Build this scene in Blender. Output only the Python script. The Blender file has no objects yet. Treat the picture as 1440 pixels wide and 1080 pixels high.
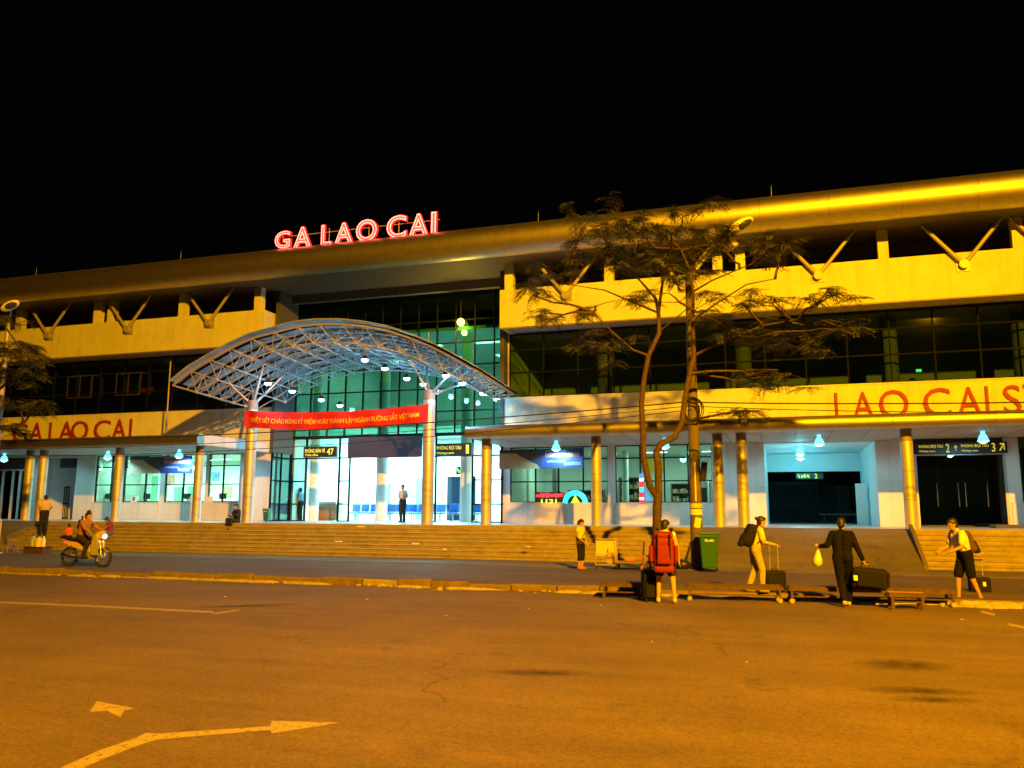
import bpy, bmesh, math, random
from mathutils import Vector, Matrix, Euler
random.seed(7)
R = math.radians
V = Vector
SC = bpy.context.scene
COL = SC.collection

# ------------------------------------------------------------------ camera
FPX, CAMH = 1165.0, 1.8
YAW, PIT, ROL = R(17.92), R(8.74), R(0.221)
_f = V((-math.sin(YAW)*math.cos(PIT), math.cos(YAW)*math.cos(PIT), math.sin(PIT)))
_r = V((math.cos(YAW), math.sin(YAW), 0)); _u = _r.cross(_f)
_R = _r*math.cos(ROL)+_u*math.sin(ROL); _U = -_r*math.sin(ROL)+_u*math.cos(ROL)
cam_d = bpy.data.cameras.new('camera'); cam = bpy.data.objects.new('camera', cam_d); COL.objects.link(cam)
cam_d.sensor_width = 36; cam_d.lens = FPX/1440*36; cam_d.clip_end = 3000
cam.matrix_world = Matrix(((_R.x, _U.x, -_f.x, 0), (_R.y, _U.y, -_f.y, 0), (_R.z, _U.z, -_f.z, CAMH), (0, 0, 0, 1)))
SC.camera = cam
def P(x, y, Y=None, Z=None):
    d = _R*((x-720)/FPX)+_U*((540-y)/FPX)+_f
    t = Y/d.y if Y is not None else (Z-CAMH)/d.z
    return V((0, 0, CAMH))+d*t
def PX(x, Y, y=719): return P(x, y, Y=Y).x
def PZ(x, y, Y): return P(x, y, Y=Y).z

# ------------------------------------------------------------------ sky, light, exposure
w = bpy.data.worlds.new('World'); SC.world = w; w.use_nodes = True
nt = w.node_tree; bg = nt.nodes['Background']
sky = nt.nodes.new('ShaderNodeTexSky'); sky.sky_type = 'NISHITA'; sky.sun_disc = False
sky.sun_elevation = R(-4); sky.sun_rotation = R(200)
nt.links.new(sky.outputs[0], bg.inputs[0]); bg.inputs[1].default_value = 0.05
SC.view_settings.view_transform = 'Standard'; SC.view_settings.look = 'None'
SC.view_settings.exposure = 0; SC.view_settings.gamma = 1
SC.cycles.use_denoising = True
SC.cycles.max_bounces = 6; SC.cycles.diffuse_bounces = 3; SC.cycles.glossy_bounces = 3; SC.cycles.transmission_bounces = 4
SC.cycles.transparent_max_bounces = 20; SC.cycles.caustics_reflective = False; SC.cycles.caustics_refractive = False
SC.cycles.sample_clamp_indirect = 4

def lamp(name, kind, loc, power, color, parent=None, size=0.1, target=None, spot=None, blend=1.0):
    d = bpy.data.lights.new(name, kind); d.energy = power; d.color = color
    if kind == 'AREA':
        d.shape = 'RECTANGLE'; d.size, d.size_y = (size if isinstance(size, tuple) else (size, size))
    else:
        d.shadow_soft_size = size
    if kind == 'SPOT': d.spot_size = spot; d.spot_blend = blend
    o = bpy.data.objects.new(name, d); COL.objects.link(o); o.location = loc
    if target is not None:
        o.rotation_euler = (V(target)-V(loc)).to_track_quat('-Z', 'Y').to_euler()
    if parent is not None: setparent(o, parent)
    return o

# ------------------------------------------------------------------ helpers
WORLD = set()
def setparent(o, p):
    o.parent = p
    if p.name in WORLD: o.matrix_parent_inverse = Matrix.Translation(-p.location)
def thing(name, label, cat, loc=(0, 0, 0), group=None, world=True, rz=0, kind=None):
    o = bpy.data.objects.new(name, None); COL.objects.link(o); o.location = loc; o.rotation_euler = (0, 0, rz)
    o.empty_display_size = .2
    if world: WORLD.add(o.name)
    return tag(o, label, cat, group, kind)
def tag(o, label=None, cat=None, group=None, kind=None):
    if label: o['label'] = label
    if cat: o['category'] = cat
    if group: o['group'] = group
    if kind: o['kind'] = kind
    return o
def mesh_obj(name, me, mat, parent=None):
    o = bpy.data.objects.new(name, me); COL.objects.link(o)
    if mat is not None:
        me.materials.clear()
        for m in (mat if isinstance(mat, (list, tuple)) else [mat]): me.materials.append(m)
    if parent is not None: setparent(o, parent)
    return o
def copy_tree(o, parent=None):
    c = o.copy(); COL.objects.link(c)
    if parent is not None: c.parent = parent
    for ch in list(o.children): copy_tree(ch, c)
    return c

class MB:
    def __init__(s): s.v = []; s.f = []; s.sm = []; s.mi = []; s.M = None; s.m = 0
    def add(s, vs, fs, smooth=False):
        b = len(s.v)
        for p in vs:
            p = V(p)
            s.v.append(s.M @ p if s.M else p)
        for q in fs: s.f.append([b+i for i in q]); s.sm.append(smooth); s.mi.append(s.m)
        return s
    def box(s, x0, x1, y0, y1, z0, z1):
        return s.add([(x0,y0,z0),(x1,y0,z0),(x1,y1,z0),(x0,y1,z0),(x0,y0,z1),(x1,y0,z1),(x1,y1,z1),(x0,y1,z1)],
              [(0,3,2,1),(4,5,6,7),(0,1,5,4),(1,2,6,5),(2,3,7,6),(3,0,4,7)])
    def cbox(s, c, sx, sy, sz, rot=None):
        o = s.M; m = Matrix.Translation(c) @ (Euler(rot).to_matrix().to_4x4() if rot else Matrix())
        s.M = (o @ m) if o else m
        s.box(-sx/2, sx/2, -sy/2, sy/2, -sz/2, sz/2); s.M = o; return s
    def bar(s, p0, p1, w, h=None):
        p0, p1 = V(p0), V(p1); h = h or w; d = (p1-p0); L = d.length
        q = d.to_track_quat('X', 'Z').to_matrix().to_4x4(); o = s.M
        m = Matrix.Translation((p0+p1)/2) @ q; s.M = (o @ m) if o else m
        s.box(-L/2, L/2, -w/2, w/2, -h/2, h/2); s.M = o; return s
    def tube(s, pts, rs, n=8, cap=True, smooth=True):
        pts = [V(p) for p in pts]
        if not isinstance(rs, (list, tuple)): rs = [rs]*len(pts)
        vs = []; fs = []; prev = None
        for i, p in enumerate(pts):
            d = (pts[min(i+1, len(pts)-1)]-pts[max(i-1, 0)]).normalized()
            if prev is None:
                a = d.orthogonal().normalized()
            else:
                a = (prev-d*prev.dot(d)); a = a.normalized() if a.length > 1e-6 else d.orthogonal().normalized()
            prev = a; b = d.cross(a)
            for k in range(n):
                t = 2*math.pi*k/n; vs.append(p+(a*math.cos(t)+b*math.sin(t))*rs[i])
        for i in range(len(pts)-1):
            for k in range(n):
                k2 = (k+1) % n; fs.append((i*n+k, i*n+k2, (i+1)*n+k2, (i+1)*n+k))
        if cap:
            s.add(vs, fs, smooth)
            s.add(vs[:n], [list(range(n))[::-1]]); return s.add(vs[-n:], [list(range(n))])
        return s.add(vs, fs, smooth)
    def capsule(s, p0, p1, r0, r1, n=12):
        p0, p1 = V(p0), V(p1); d = p1-p0
        if d.length < 1e-5: d = V((0, 0, 1e-4)); p1 = p0+d
        u = d.normalized(); pts = []; rs = []
        for t in (89, 60, 30): pts.append(p0-u*r0*math.sin(R(t))); rs.append(max(r0*math.cos(R(t)), 1e-3))
        pts += [p0, p1]; rs += [r0, r1]
        for t in (30, 60, 89): pts.append(p1+u*r1*math.sin(R(t))); rs.append(max(r1*math.cos(R(t)), 1e-3))
        return s.tube(pts, rs, n)
    def ellipsoid(s, c, rx, ry, rz, rot=None, n=14, m=9, zmin=-2):
        c = V(c); Q = rot.to_matrix() if rot else Matrix.Identity(3); vs = []; fs = []
        for j in range(m+1):
            t = math.pi*j/m; z = max(math.cos(t), zmin)
            for k in range(n):
                a = 2*math.pi*k/n; rr = max(math.sin(t), .002)
                vs.append(c+Q @ V((rx*rr*math.cos(a), ry*rr*math.sin(a), rz*z)))
        for j in range(m):
            for k in range(n):
                k2 = (k+1) % n; fs.append((j*n+k, (j+1)*n+k, (j+1)*n+k2, j*n+k2))
        s.add(vs, fs, True); b = len(s.v)-len(vs)
        for q in (list(range(n)), [m*n+k for k in range(n)][::-1]):
            s.f.append([b+i for i in q]); s.sm.append(True); s.mi.append(s.m)
        return s
    def prism(s, poly, axis, a0, a1):
        # poly: 2D points; axis 'y': (x,z) swept along y; 'z': (x,y); 'x': (y,z)
        n = len(poly)
        def mk(p, a): return {'y': (p[0], a, p[1]), 'z': (p[0], p[1], a), 'x': (a, p[0], p[1])}[axis]
        vs = [mk(p, a0) for p in poly]+[mk(p, a1) for p in poly]
        fs = [list(range(n))[::-1], [n+i for i in range(n)]]+[(i, (i+1) % n, n+(i+1) % n, n+i) for i in range(n)]
        return s.add(vs, fs)
    def mesh(s, name):
        me = bpy.data.meshes.new(name); me.from_pydata([tuple(v) for v in s.v], [], s.f)
        me.polygons.foreach_set('use_smooth', s.sm); me.polygons.foreach_set('material_index', s.mi)
        me.update(); return me
    def build(s, name, mat, parent=None, fix=False, bevel=0):
        me = s.mesh(name)
        if fix or bevel:
            bm = bmesh.new(); bm.from_mesh(me)
            if bevel: bmesh.ops.bevel(bm, geom=bm.edges[:], offset=bevel, segments=2, affect='EDGES', profile=.5)
            bmesh.ops.recalc_face_normals(bm, faces=bm.faces); bm.to_mesh(me); bm.free()
        return mesh_obj(name, me, mat, parent)

def text_mesh(s, size, extrude=.01, offset=0.0, outline=0.0, sx=1.0, align='LEFT', spacing=1.0):
    c = bpy.data.curves.new('lettering', 'FONT'); c.body = s; c.size = size; c.offset = offset
    c.align_x = align; c.space_character = spacing
    if outline: c.fill_mode = 'NONE'; c.bevel_depth = outline; c.bevel_resolution = 1; c.resolution_u = 4
    else: c.extrude = extrude; c.resolution_u = 3
    o = bpy.data.objects.new('lettering', c); COL.objects.link(o)
    dg = bpy.context.evaluated_depsgraph_get(); me = bpy.data.meshes.new_from_object(o.evaluated_get(dg))
    bpy.data.objects.remove(o); bpy.data.curves.remove(c)
    return me
def place_text(name, s, loc, w, h, mat, parent, depth=.02, offset=0, outline=0, keep=False, rz=0):
    """text facing -Y with its lower-left corner at loc, fitted to width w and height h"""
    me = text_mesh(s, 1.0, depth, offset, outline)
    xs = [v.co.x for v in me.vertices]; ys = [v.co.y for v in me.vertices]
    if not xs: return None
    kx = w/(max(xs)-min(xs)) if w else h/(max(ys)-min(ys)); ky = h/(max(ys)-min(ys))
    for v in me.vertices:
        x, y, z = (v.co.x-min(xs))*kx, (v.co.y-min(ys))*ky, v.co.z
        p = Matrix.Rotation(rz, 3, 'Z') @ V((x, -z, y)); v.co = p+V(loc)
    me.name = name
    return mesh_obj(name, me, mat, parent)

# ------------------------------------------------------------------ materials
def mat(name, col, rough=.6, metal=0.0, var=0.0, scale=6.0, bump=0.0, bscale=40.0, emit=None, estr=0.0, dirt=None, spec=.5):
    m = bpy.data.materials.new(name); m.use_nodes = True; t = m.node_tree; b = t.nodes['Principled BSDF']
    b.inputs['Base Color'].default_value = (*col, 1); b.inputs['Roughness'].default_value = rough; b.inputs['Metallic'].default_value = metal
    b.inputs['Specular IOR Level'].default_value = spec
    tc = t.nodes.new('ShaderNodeTexCoord')
    geo = t.nodes.new('ShaderNodeNewGeometry')
    if var or dirt:
        n = t.nodes.new('ShaderNodeTexNoise'); n.inputs['Scale'].default_value = scale; n.inputs['Detail'].default_value = 6; n.inputs['Roughness'].default_value = .65
        t.links.new(geo.outputs['Position'], n.inputs['Vector'])
        r = t.nodes.new('ShaderNodeValToRGB'); e = r.color_ramp.elements
        lo = dirt or tuple(c*(1-var) for c in col); hi = tuple(min(1, c*(1+var*.6)) for c in col)
        e[0].position = .3; e[0].color = (*lo, 1); e[1].position = .7; e[1].color = (*hi, 1)
        t.links.new(n.outputs[0], r.inputs[0]); t.links.new(r.outputs[0], b.inputs['Base Color'])
    if bump:
        n2 = t.nodes.new('ShaderNodeTexNoise'); n2.inputs['Scale'].default_value = bscale; n2.inputs['Detail'].default_value = 4
        t.links.new(geo.outputs['Position'], n2.inputs['Vector'])
        bp = t.nodes.new('ShaderNodeBump'); bp.inputs['Strength'].default_value = bump; bp.inputs['Distance'].default_value = .02
        t.links.new(n2.outputs[0], bp.inputs['Height']); t.links.new(bp.outputs[0], b.inputs['Normal'])
    if emit: b.inputs['Emission Color'].default_value = (*emit, 1); b.inputs['Emission Strength'].default_value = estr
    return m
def glass(name, tint, refl=.5, rough=.02):
    m = bpy.data.materials.new(name); m.use_nodes = True; t = m.node_tree; t.nodes.clear()
    o = t.nodes.new('ShaderNodeOutputMaterial'); mx = t.nodes.new('ShaderNodeMixShader')
    tr = t.nodes.new('ShaderNodeBsdfTransparent'); tr.inputs[0].default_value = (*tint, 1)
    gl = t.nodes.new('ShaderNodeBsdfGlossy'); gl.inputs[0].default_value = (.9, .95, .95, 1); gl.inputs['Roughness'].default_value = rough
    fr = t.nodes.new('ShaderNodeFresnel'); fr.inputs[0].default_value = 1.5
    mu = t.nodes.new('ShaderNodeMath'); mu.operation = 'MULTIPLY'; mu.inputs[1].default_value = refl*2
    t.links.new(fr.outputs[0], mu.inputs[0]); t.links.new(mu.outputs[0], mx.inputs[0])
    t.links.new(tr.outputs[0], mx.inputs[1]); t.links.new(gl.outputs[0], mx.inputs[2]); t.links.new(mx.outputs[0], o.inputs[0])
    return m

M = {}
M['paint'] = mat('cream_wall_paint', (.70, .74, .52), .7, var=.10, scale=1.3, bump=.05)
M['wall'] = mat('white_wall_paint', (.72, .71, .66), .7, var=.06, scale=1.5)
M['tilewall'] = mat('pale_tile_wall', (.70, .68, .58), .5, var=.08, scale=1.1)
M['inwall'] = mat('interior_wall_paint', (.75, .78, .76), .7, var=.05, scale=.8)
M['soffit'] = mat('soffit_panel', (.42, .42, .42), .6, var=.08)
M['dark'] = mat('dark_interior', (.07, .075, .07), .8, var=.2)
M['alu'] = mat('brushed_aluminium', (.52, .50, .44), .47, 1.0, var=.10, scale=2.2, bump=.03, bscale=8)
M['colmetal'] = mat('column_cladding_metal', (.66, .63, .57), .5, .55, var=.10, scale=2.5)
M['columnshade'] = mat('column_shade_band', (.30, .24, .2), .6, var=.2)  # canopy shade put into the colour of column tops; drip edges reuse the brown
M['steel'] = mat('painted_steel_tube', (.42, .40, .36), .45, .2, var=.1, scale=4)
M['sheet'] = mat('roof_sheet', (.36, .40, .43), .5, var=.08, scale=2)
M['mullion'] = mat('dark_mullion', (.010, .011, .011), .8, spec=.06)
M['roofsoffit'] = mat('roof_soffit', (.13, .12, .11), .7, var=.15)
M['frame'] = mat('grey_door_frame', (.45, .45, .45), .4, .5)
M['glass_dark'] = glass('dark_green_glass', (.60, .74, .52), .45)
M['glass_hall'] = glass('green_tinted_glass', (.38, .66, .52), .4)
M['glass_clear'] = glass('clear_glass', (.80, .93, .88), .4)
M['door_glass'] = glass('door_glass', (.52, .62, .52), .6)
M['concrete'] = mat('concrete', (.15, .125, .09), .85, var=.25, scale=3, bump=.15)
M['floor'] = mat('platform_floor_tile', (.46, .43, .40), .35, var=.15, scale=1.2)
M['white'] = mat('white_plastic', (.78, .78, .76), .4)
M['black'] = mat('black_fabric', (.008, .008, .009), .8, var=.3, scale=20, bump=.1, spec=.25)
M['blackp'] = mat('black_plastic', (.02, .02, .022), .4)
M['rubber'] = mat('rubber', (.02, .02, .02), .8)
M['skin'] = mat('skin', (.52, .32, .22), .55)
M['skin2'] = mat('tan_skin', (.40, .24, .16), .55)
M['hair'] = mat('black_hair', (.015, .012, .01), .5)
M['rust'] = mat('rusty_brown_steel', (.095, .058, .036), .7, .2, var=.4, scale=9, bump=.2)
M['wood'] = mat('worn_wood', (.36, .22, .12), .7, var=.3, scale=10)
M['bark'] = mat('tree_bark', (.10, .066, .042), .9, var=.5, scale=12, bump=1.0, bscale=18, spec=.2)
M['leaf'] = mat('leaf_green', (.085, .092, .022), .6, var=.5, scale=3)
M['green'] = mat('green_bin_plastic', (.02, .13, .035), .45, var=.15)
M['red'] = mat('red_cloth', (.62, .015, .01), .8, var=.12, scale=3)
M['yellowtext'] = mat('yellow_lettering', (.85, .6, .05), .6)
M['redtext'] = mat('red_lettering', (.30, .012, .012), .6)
M['signblack'] = mat('black_sign_board', (.02, .02, .02), .4)
M['signyellow'] = mat('lit_yellow_lettering', (.8, .7, .05), .5, emit=(1, .82, .08), estr=.5)
M['panelbrown'] = mat('dark_brown_panel', (.045, .032, .035), .5, var=.15)
M['uproom'] = mat('upper_room_paint', (.36, .34, .26), .8, var=.15)
M['innercol'] = mat('inner_column_paint', (.20, .19, .13), .8, var=.2)
M['purple'] = mat('purple_plastic', (.22, .16, .34), .5)
M['blue'] = mat('blue_plastic_seat', (.03, .16, .55), .45)
M['chrome'] = mat('chrome', (.7, .7, .7), .2, 1)
def emat(name, col, s):
    m = bpy.data.materials.new(name); m.use_nodes = True; b = m.node_tree.nodes['Principled BSDF']
    b.inputs['Base Color'].default_value = (*col, 1)
    b.inputs['Emission Color'].default_value = (*col, 1); b.inputs['Emission Strength'].default_value = s; return m
M['neon'] = emat('neon_tube', (1.0, .34, .26), 2.2)
M['pinkface'] = emat('pink_letter_face', (1.0, .06, .06), 1.2)
M['neonred'] = emat('red_letter_body', (1.0, .012, .012), 2.2)
M['lampcyan'] = emat('cyan_lamp_glow', (.45, .92, 1.0), 9)
M['lampshade'] = emat('frosted_lamp_shade', (.18, .80, 1.0), 1.6)
M['lampblue'] = emat('metal_halide_glow', (.40, .74, 1.0), 24)
M['tubelight'] = emat('fluorescent_glow', (.75, 1.0, .95), 5)
M['sodium'] = emat('sodium_glow', (1.0, .62, .12), 40)
M['lampyellow'] = emat('yellow_globe_glow', (1.0, .74, .14), 4.5)
M['headlight'] = emat('headlight_glow', (.8, .9, 1.0), 6)
M['ledred'] = emat('red_led', (1, .03, .06), 1.6)
M['ledgreen'] = emat('green_led', (.45, 1, .05), 1.3)
M['ledcyan'] = emat('cyan_led', (.05, .85, 1), 1.1)
M['ledblue'] = emat('blue_led', (.08, .25, 1), 1.2)
M['ledwhite'] = emat('white_led', (.8, .9, 1), 1.2)
M['exit'] = emat('green_exit_glow', (.05, 1, .45), 1.5)
M['eye'] = mat('eye', (.02, .015, .012), .2)

def streaks(m, amount=.78):
    """rain streaks and faint panel joints over a painted wall"""
    t = m.node_tree; b = t.nodes['Principled BSDF']; L = t.links; src = b.inputs['Base Color'].links[0].from_socket
    g = t.nodes.new('ShaderNodeNewGeometry'); mp = t.nodes.new('ShaderNodeMapping'); mp.inputs['Scale'].default_value = (3.2, 3.2, .16); L.new(g.outputs['Position'], mp.inputs['Vector'])
    n = t.nodes.new('ShaderNodeTexNoise'); n.inputs['Scale'].default_value = 1.0; n.inputs['Detail'].default_value = 7; n.inputs['Roughness'].default_value = .7; L.new(mp.outputs[0], n.inputs['Vector'])
    r = t.nodes.new('ShaderNodeValToRGB'); e = r.color_ramp.elements; e[0].position = .30; e[0].color = (amount, amount*.97, amount*.92, 1); e[1].position = .52; e[1].color = (1, 1, 1, 1); L.new(n.outputs[0], r.inputs[0])
    x = t.nodes.new('ShaderNodeMix'); x.data_type = 'RGBA'; x.blend_type = 'MULTIPLY'; x.inputs[0].default_value = 1; L.new(src, x.inputs[6]); L.new(r.outputs[0], x.inputs[7]); L.new(x.outputs[2], b.inputs['Base Color'])
for k_ in ('paint', 'wall', 'tilewall', 'colmetal', 'alu'): streaks(M[k_], .87 if k_ in ('paint', 'alu') else .85)
def worn(name, col, soft=False, thr=(.38, .50), nscale=14):
    """thin paint or stain with broken edges: shows what lies under it where it has worn away"""
    m = mat(name, col, .75); t = m.node_tree; L = t.links; b = t.nodes['Principled BSDF']; o = t.nodes['Material Output']
    tr = t.nodes.new('ShaderNodeBsdfTransparent'); mx = t.nodes.new('ShaderNodeMixShader'); g = t.nodes.new('ShaderNodeNewGeometry')
    n = t.nodes.new('ShaderNodeTexNoise'); n.inputs['Scale'].default_value = nscale; n.inputs['Detail'].default_value = 8; n.inputs['Roughness'].default_value = .75; L.new(g.outputs['Position'], n.inputs['Vector'])
    r = t.nodes.new('ShaderNodeValToRGB'); e = r.color_ramp.elements; e[0].position = thr[0]; e[0].color = (.05, .05, .05, 1); e[1].position = thr[1]; e[1].color = (.85, .85, .85, 1); L.new(n.outputs[0], r.inputs[0]); fac = r.outputs[0]
    if soft:
        tc = t.nodes.new('ShaderNodeTexCoord'); mp = t.nodes.new('ShaderNodeMapping'); mp.inputs['Location'].default_value = (-1, -1, 0); mp.inputs['Scale'].default_value = (2, 2, 0); L.new(tc.outputs['Generated'], mp.inputs['Vector'])
        gr = t.nodes.new('ShaderNodeTexGradient'); gr.gradient_type = 'SPHERICAL'; L.new(mp.outputs[0], gr.inputs['Vector'])
        mu = t.nodes.new('ShaderNodeMath'); mu.operation = 'MULTIPLY'; L.new(gr.outputs['Fac'], mu.inputs[0]); L.new(r.outputs[0], mu.inputs[1]); m2 = t.nodes.new('ShaderNodeMath'); m2.operation = 'MULTIPLY'; m2.inputs[1].default_value = .5; m2.use_clamp = True; L.new(mu.outputs[0], m2.inputs[0]); fac = m2.outputs[0]
    L.new(fac, mx.inputs[0]); L.new(tr.outputs[0], mx.inputs[1]); L.new(b.outputs[0], mx.inputs[2]); L.new(mx.outputs[0], o.inputs[0]); return m
# asphalt with tyre marks, cracks and stains
def asphalt(name, base, stain=.45, fine=90):
    m = mat(name, base, .85); t = m.node_tree; b = t.nodes['Principled BSDF']; L = t.links
    geo = t.nodes.new('ShaderNodeNewGeometry')
    def noise(sc, det=6, vec=None, ro=.6):
        n = t.nodes.new('ShaderNodeTexNoise'); n.inputs['Scale'].default_value = sc; n.inputs['Detail'].default_value = det; n.inputs['Roughness'].default_value = ro
        L.new(vec if vec else geo.outputs['Position'], n.inputs['Vector']); return n
    def ramp(n, a, c0, bb, c1):
        r = t.nodes.new('ShaderNodeValToRGB'); e = r.color_ramp.elements
        e[0].position = a; e[0].color = (c0, c0, c0, 1); e[1].position = bb; e[1].color = (c1, c1, c1, 1); L.new(n.outputs[0], r.inputs[0]); return r
    def mul(a, bb):
        x = t.nodes.new('ShaderNodeMix'); x.data_type = 'RGBA'; x.blend_type = 'MULTIPLY'; x.inputs[0].default_value = 1
        L.new(a, x.inputs[6]); L.new(bb, x.inputs[7]); return x.outputs[2]
    rgb = t.nodes.new('ShaderNodeRGB'); rgb.outputs[0].default_value = (*base, 1)
    o = mul(rgb.outputs[0], ramp(noise(.35, 4), .3, .72, .7, 1.12).outputs[0])
    mp = t.nodes.new('ShaderNodeMapping'); mp.inputs['Scale'].default_value = (.12, .9, 1); mp.inputs['Rotation'].default_value = (0, 0, R(-14)); L.new(geo.outputs['Position'], mp.inputs['Vector'])
    o = mul(o, ramp(noise(1.6, 5, mp.outputs[0]), .35, .80, .65, 1.08).outputs[0])
    o = mul(o, ramp(noise(fine, 3), .3, .5, .72, 1.42).outputs[0])
    o = mul(o, ramp(noise(.9, 8, None, .7), .28, stain, .40, 1.0).outputs[0])
    o = mul(o, ramp(noise(22, 5, None, .8), .34, .58, .66, 1.32).outputs[0])
    o = mul(o, ramp(noise(7, 6, None, .75), .30, .74, .5, 1.05).outputs[0])
    wv = noise(.7, 4); ad_ = t.nodes.new('ShaderNodeVectorMath'); ad_.operation = 'MULTIPLY_ADD'; ad_.inputs[1].default_value = (1.6, 1.6, 0); L.new(wv.outputs['Color'], ad_.inputs[0]); L.new(geo.outputs['Position'], ad_.inputs[2])
    vo = t.nodes.new('ShaderNodeTexVoronoi'); vo.feature = 'DISTANCE_TO_EDGE'; vo.inputs['Scale'].default_value = .23; L.new(ad_.outputs[0], vo.inputs['Vector'])
    cr = ramp(vo, .001, .5, .006, 1.0); ms = ramp(noise(.3, 3), .48, 0.0, .58, 1.0)
    xm = t.nodes.new('ShaderNodeMix'); xm.data_type = 'RGBA'; xm.inputs[6].default_value = (1, 1, 1, 1); L.new(ms.outputs[0], xm.inputs[0]); L.new(cr.outputs[0], xm.inputs[7])
    o = mul(o, xm.outputs[2])
    L.new(o, b.inputs['Base Color'])
    bp = t.nodes.new('ShaderNodeBump'); bp.inputs['Strength'].default_value = .35; bp.inputs['Distance'].default_value = .012
    L.new(noise(fine*1.3, 3).outputs[0], bp.inputs['Height']); L.new(bp.outputs[0], b.inputs['Normal'])
    return m
M['lot'] = asphalt('dusty_asphalt', (.172, .122, .046))
M['street'] = asphalt('street_asphalt', (.115, .084, .036), .6)
M['pave'] = asphalt('worn_pavement', (.175, .15, .06), .6)
M['marking'] = worn('worn_road_paint', (.40, .34, .20), thr=(.36, .46), nscale=16)
M['oil'] = worn('oil_stain', (.035, .028, .018), True, (.3, .6), 5)
M['step'] = mat('stone_step', (.34, .29, .13), .75, var=.3, scale=2.2, bump=.12)
M['kerbm'] = mat('kerb_concrete', (.19, .145, .10), .85, var=.35, scale=4, bump=.3)
M['kerbpale'] = mat('kerb_worn_pale', (.30, .25, .18), .85, var=.45, scale=5, bump=.4)
M['sand'] = mat('rubble_sand', (.36, .33, .27), .95, var=.35, scale=6, bump=.3)

# ------------------------------------------------------------------ key levels and planes
XM = -17.65                 # axis of symmetry of the station
YK = 18.8                   # kerb face
YST, YPL = 27.85, 30.0      # foot and head of the steps
ZS, ZP = 0.13, 1.28         # street and platform level
YC = 30.6                   # column line
YW = 35.0                   # ground-floor wall
YF = 33.9                   # upper fascia face
YG = 35.4                   # second-floor glass
YE = 36.6                   # entrance curtain wall
XL, XR = -54.0, 19.0        # ends of the station

# ------------------------------------------------------------------ ground
def slab(name, x0, x1, y0, y1, z0, z1, m):
    return tag(MB().box(x0, x1, y0, y1, z0, z1).build(name, m), kind='structure')
g = MB(); NX, NY = 90, 40
gx = [-400]+[-60+100*i/NX for i in range(NX+1)]+[400]; gy = [-400]+[-30+(YK+30)*j/NY for j in range(NY+1)]
vs = []; fs = []
for y in gy:
    for x in gx:
        inside = -60 <= x <= 40 and -30 <= y < YK-.5
        z = 0.0 if y > -60 else -.01
        vs.append((x, y, z))
nx = len(gx)
for j in range(len(gy)-1):
    for i in range(nx-1): fs.append((j*nx+i, j*nx+i+1, (j+1)*nx+i+1, (j+1)*nx+i))
tag(MB().add(vs, fs, True).build('parking_lot', M['lot']), kind='structure')
slab('street', -400, 400, YK+.16, 25.2, -.3, ZS-.02, M['street'])
slab('pavement', -400, 400, 25.2, YST+.2, -.3, ZS, M['pave'])
slab('ground', -400, 400, 30.2, 500, -.6, -.2, M['dark'])

# kerb: separate stones, broken and uneven
kerb = MB().box(-400, 400, YK+.08, YK+.18, -.3, ZS-.03).build('kerb', M['kerbm']); tag(kerb, kind='structure')
x = -46.0; rk = random.Random(3)
while x < 16:
    L = rk.uniform(.85, 1.15)
    if rk.random() < .9 and not (x > -3.4):
        h = ZS+rk.uniform(-.02, .05); dy = rk.uniform(-.05, .04); t = rk.uniform(-.03, .03)
        b = MB(); b.M = Matrix.Translation((x+L/2, YK+dy, h/2-.1)) @ Euler((rk.uniform(-.05, .05), t, rk.uniform(-.02, .02))).to_matrix().to_4x4()
        b.box(-L/2+.012, L/2-.012, -.09, .09, -h/2-.1, h/2+.1)
        b.build('kerb_stone', M['kerbpale'] if rk.random() < .2 else M['kerbm'], kerb, bevel=.025)
    x += L
# sandy rubble along the foot of the kerb
rb = MB()
for i in range(900):
    xx = rk.uniform(-40, 12); clump = math.sin(xx*1.3)+math.sin(xx*.47+2)+math.sin(xx*3.1)
    if clump < rk.uniform(-1.6, 1.6): continue
    s = abs(rk.gauss(0, .03))+.012
    rb.ellipsoid((xx, YK-.12-abs(rk.gauss(0, .22)), s*.2), s*rk.uniform(.8, 2), s, s*.6, n=6, m=4)
for i in range(70):
    xx = rk.uniform(-38, 10); L = rk.uniform(.2, .9)
    rb.ellipsoid((xx, YK-.16-rk.uniform(0, .15), -.005), L, rk.uniform(.08, .18), rk.uniform(.025, .07), n=10, m=6)
tag(rb.build('rubble', M['sand']), 'sandy rubble heaped along the foot of the broken kerb', 'rubble', kind='stuff')
lt = MB()
for i in range(20):
    xx = rk.uniform(-22, 8); yy = rk.choice([rk.uniform(9, 18.4), rk.uniform(14, 18.5), rk.uniform(5, 12)])
    s = rk.uniform(.015, .035); lt.cbox((xx, yy, .006), s*1.6, s, .008, (0, 0, rk.uniform(0, 3)))
for (px, py, zz) in ((474, 762, .85), (582, 765, .8), (505, 741, ZP+.01), (740, 769, .6), (624, 773, .5)):
    p = P(px, py, Z=zz); lt.cbox(p+V((0, .1, .01)), .22, .12, .03, (0, 0, rk.uniform(0, 3)))
tag(lt.build('litter', M['white']), 'scraps of pale litter scattered over the asphalt and steps', 'litter', kind='stuff')

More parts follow.
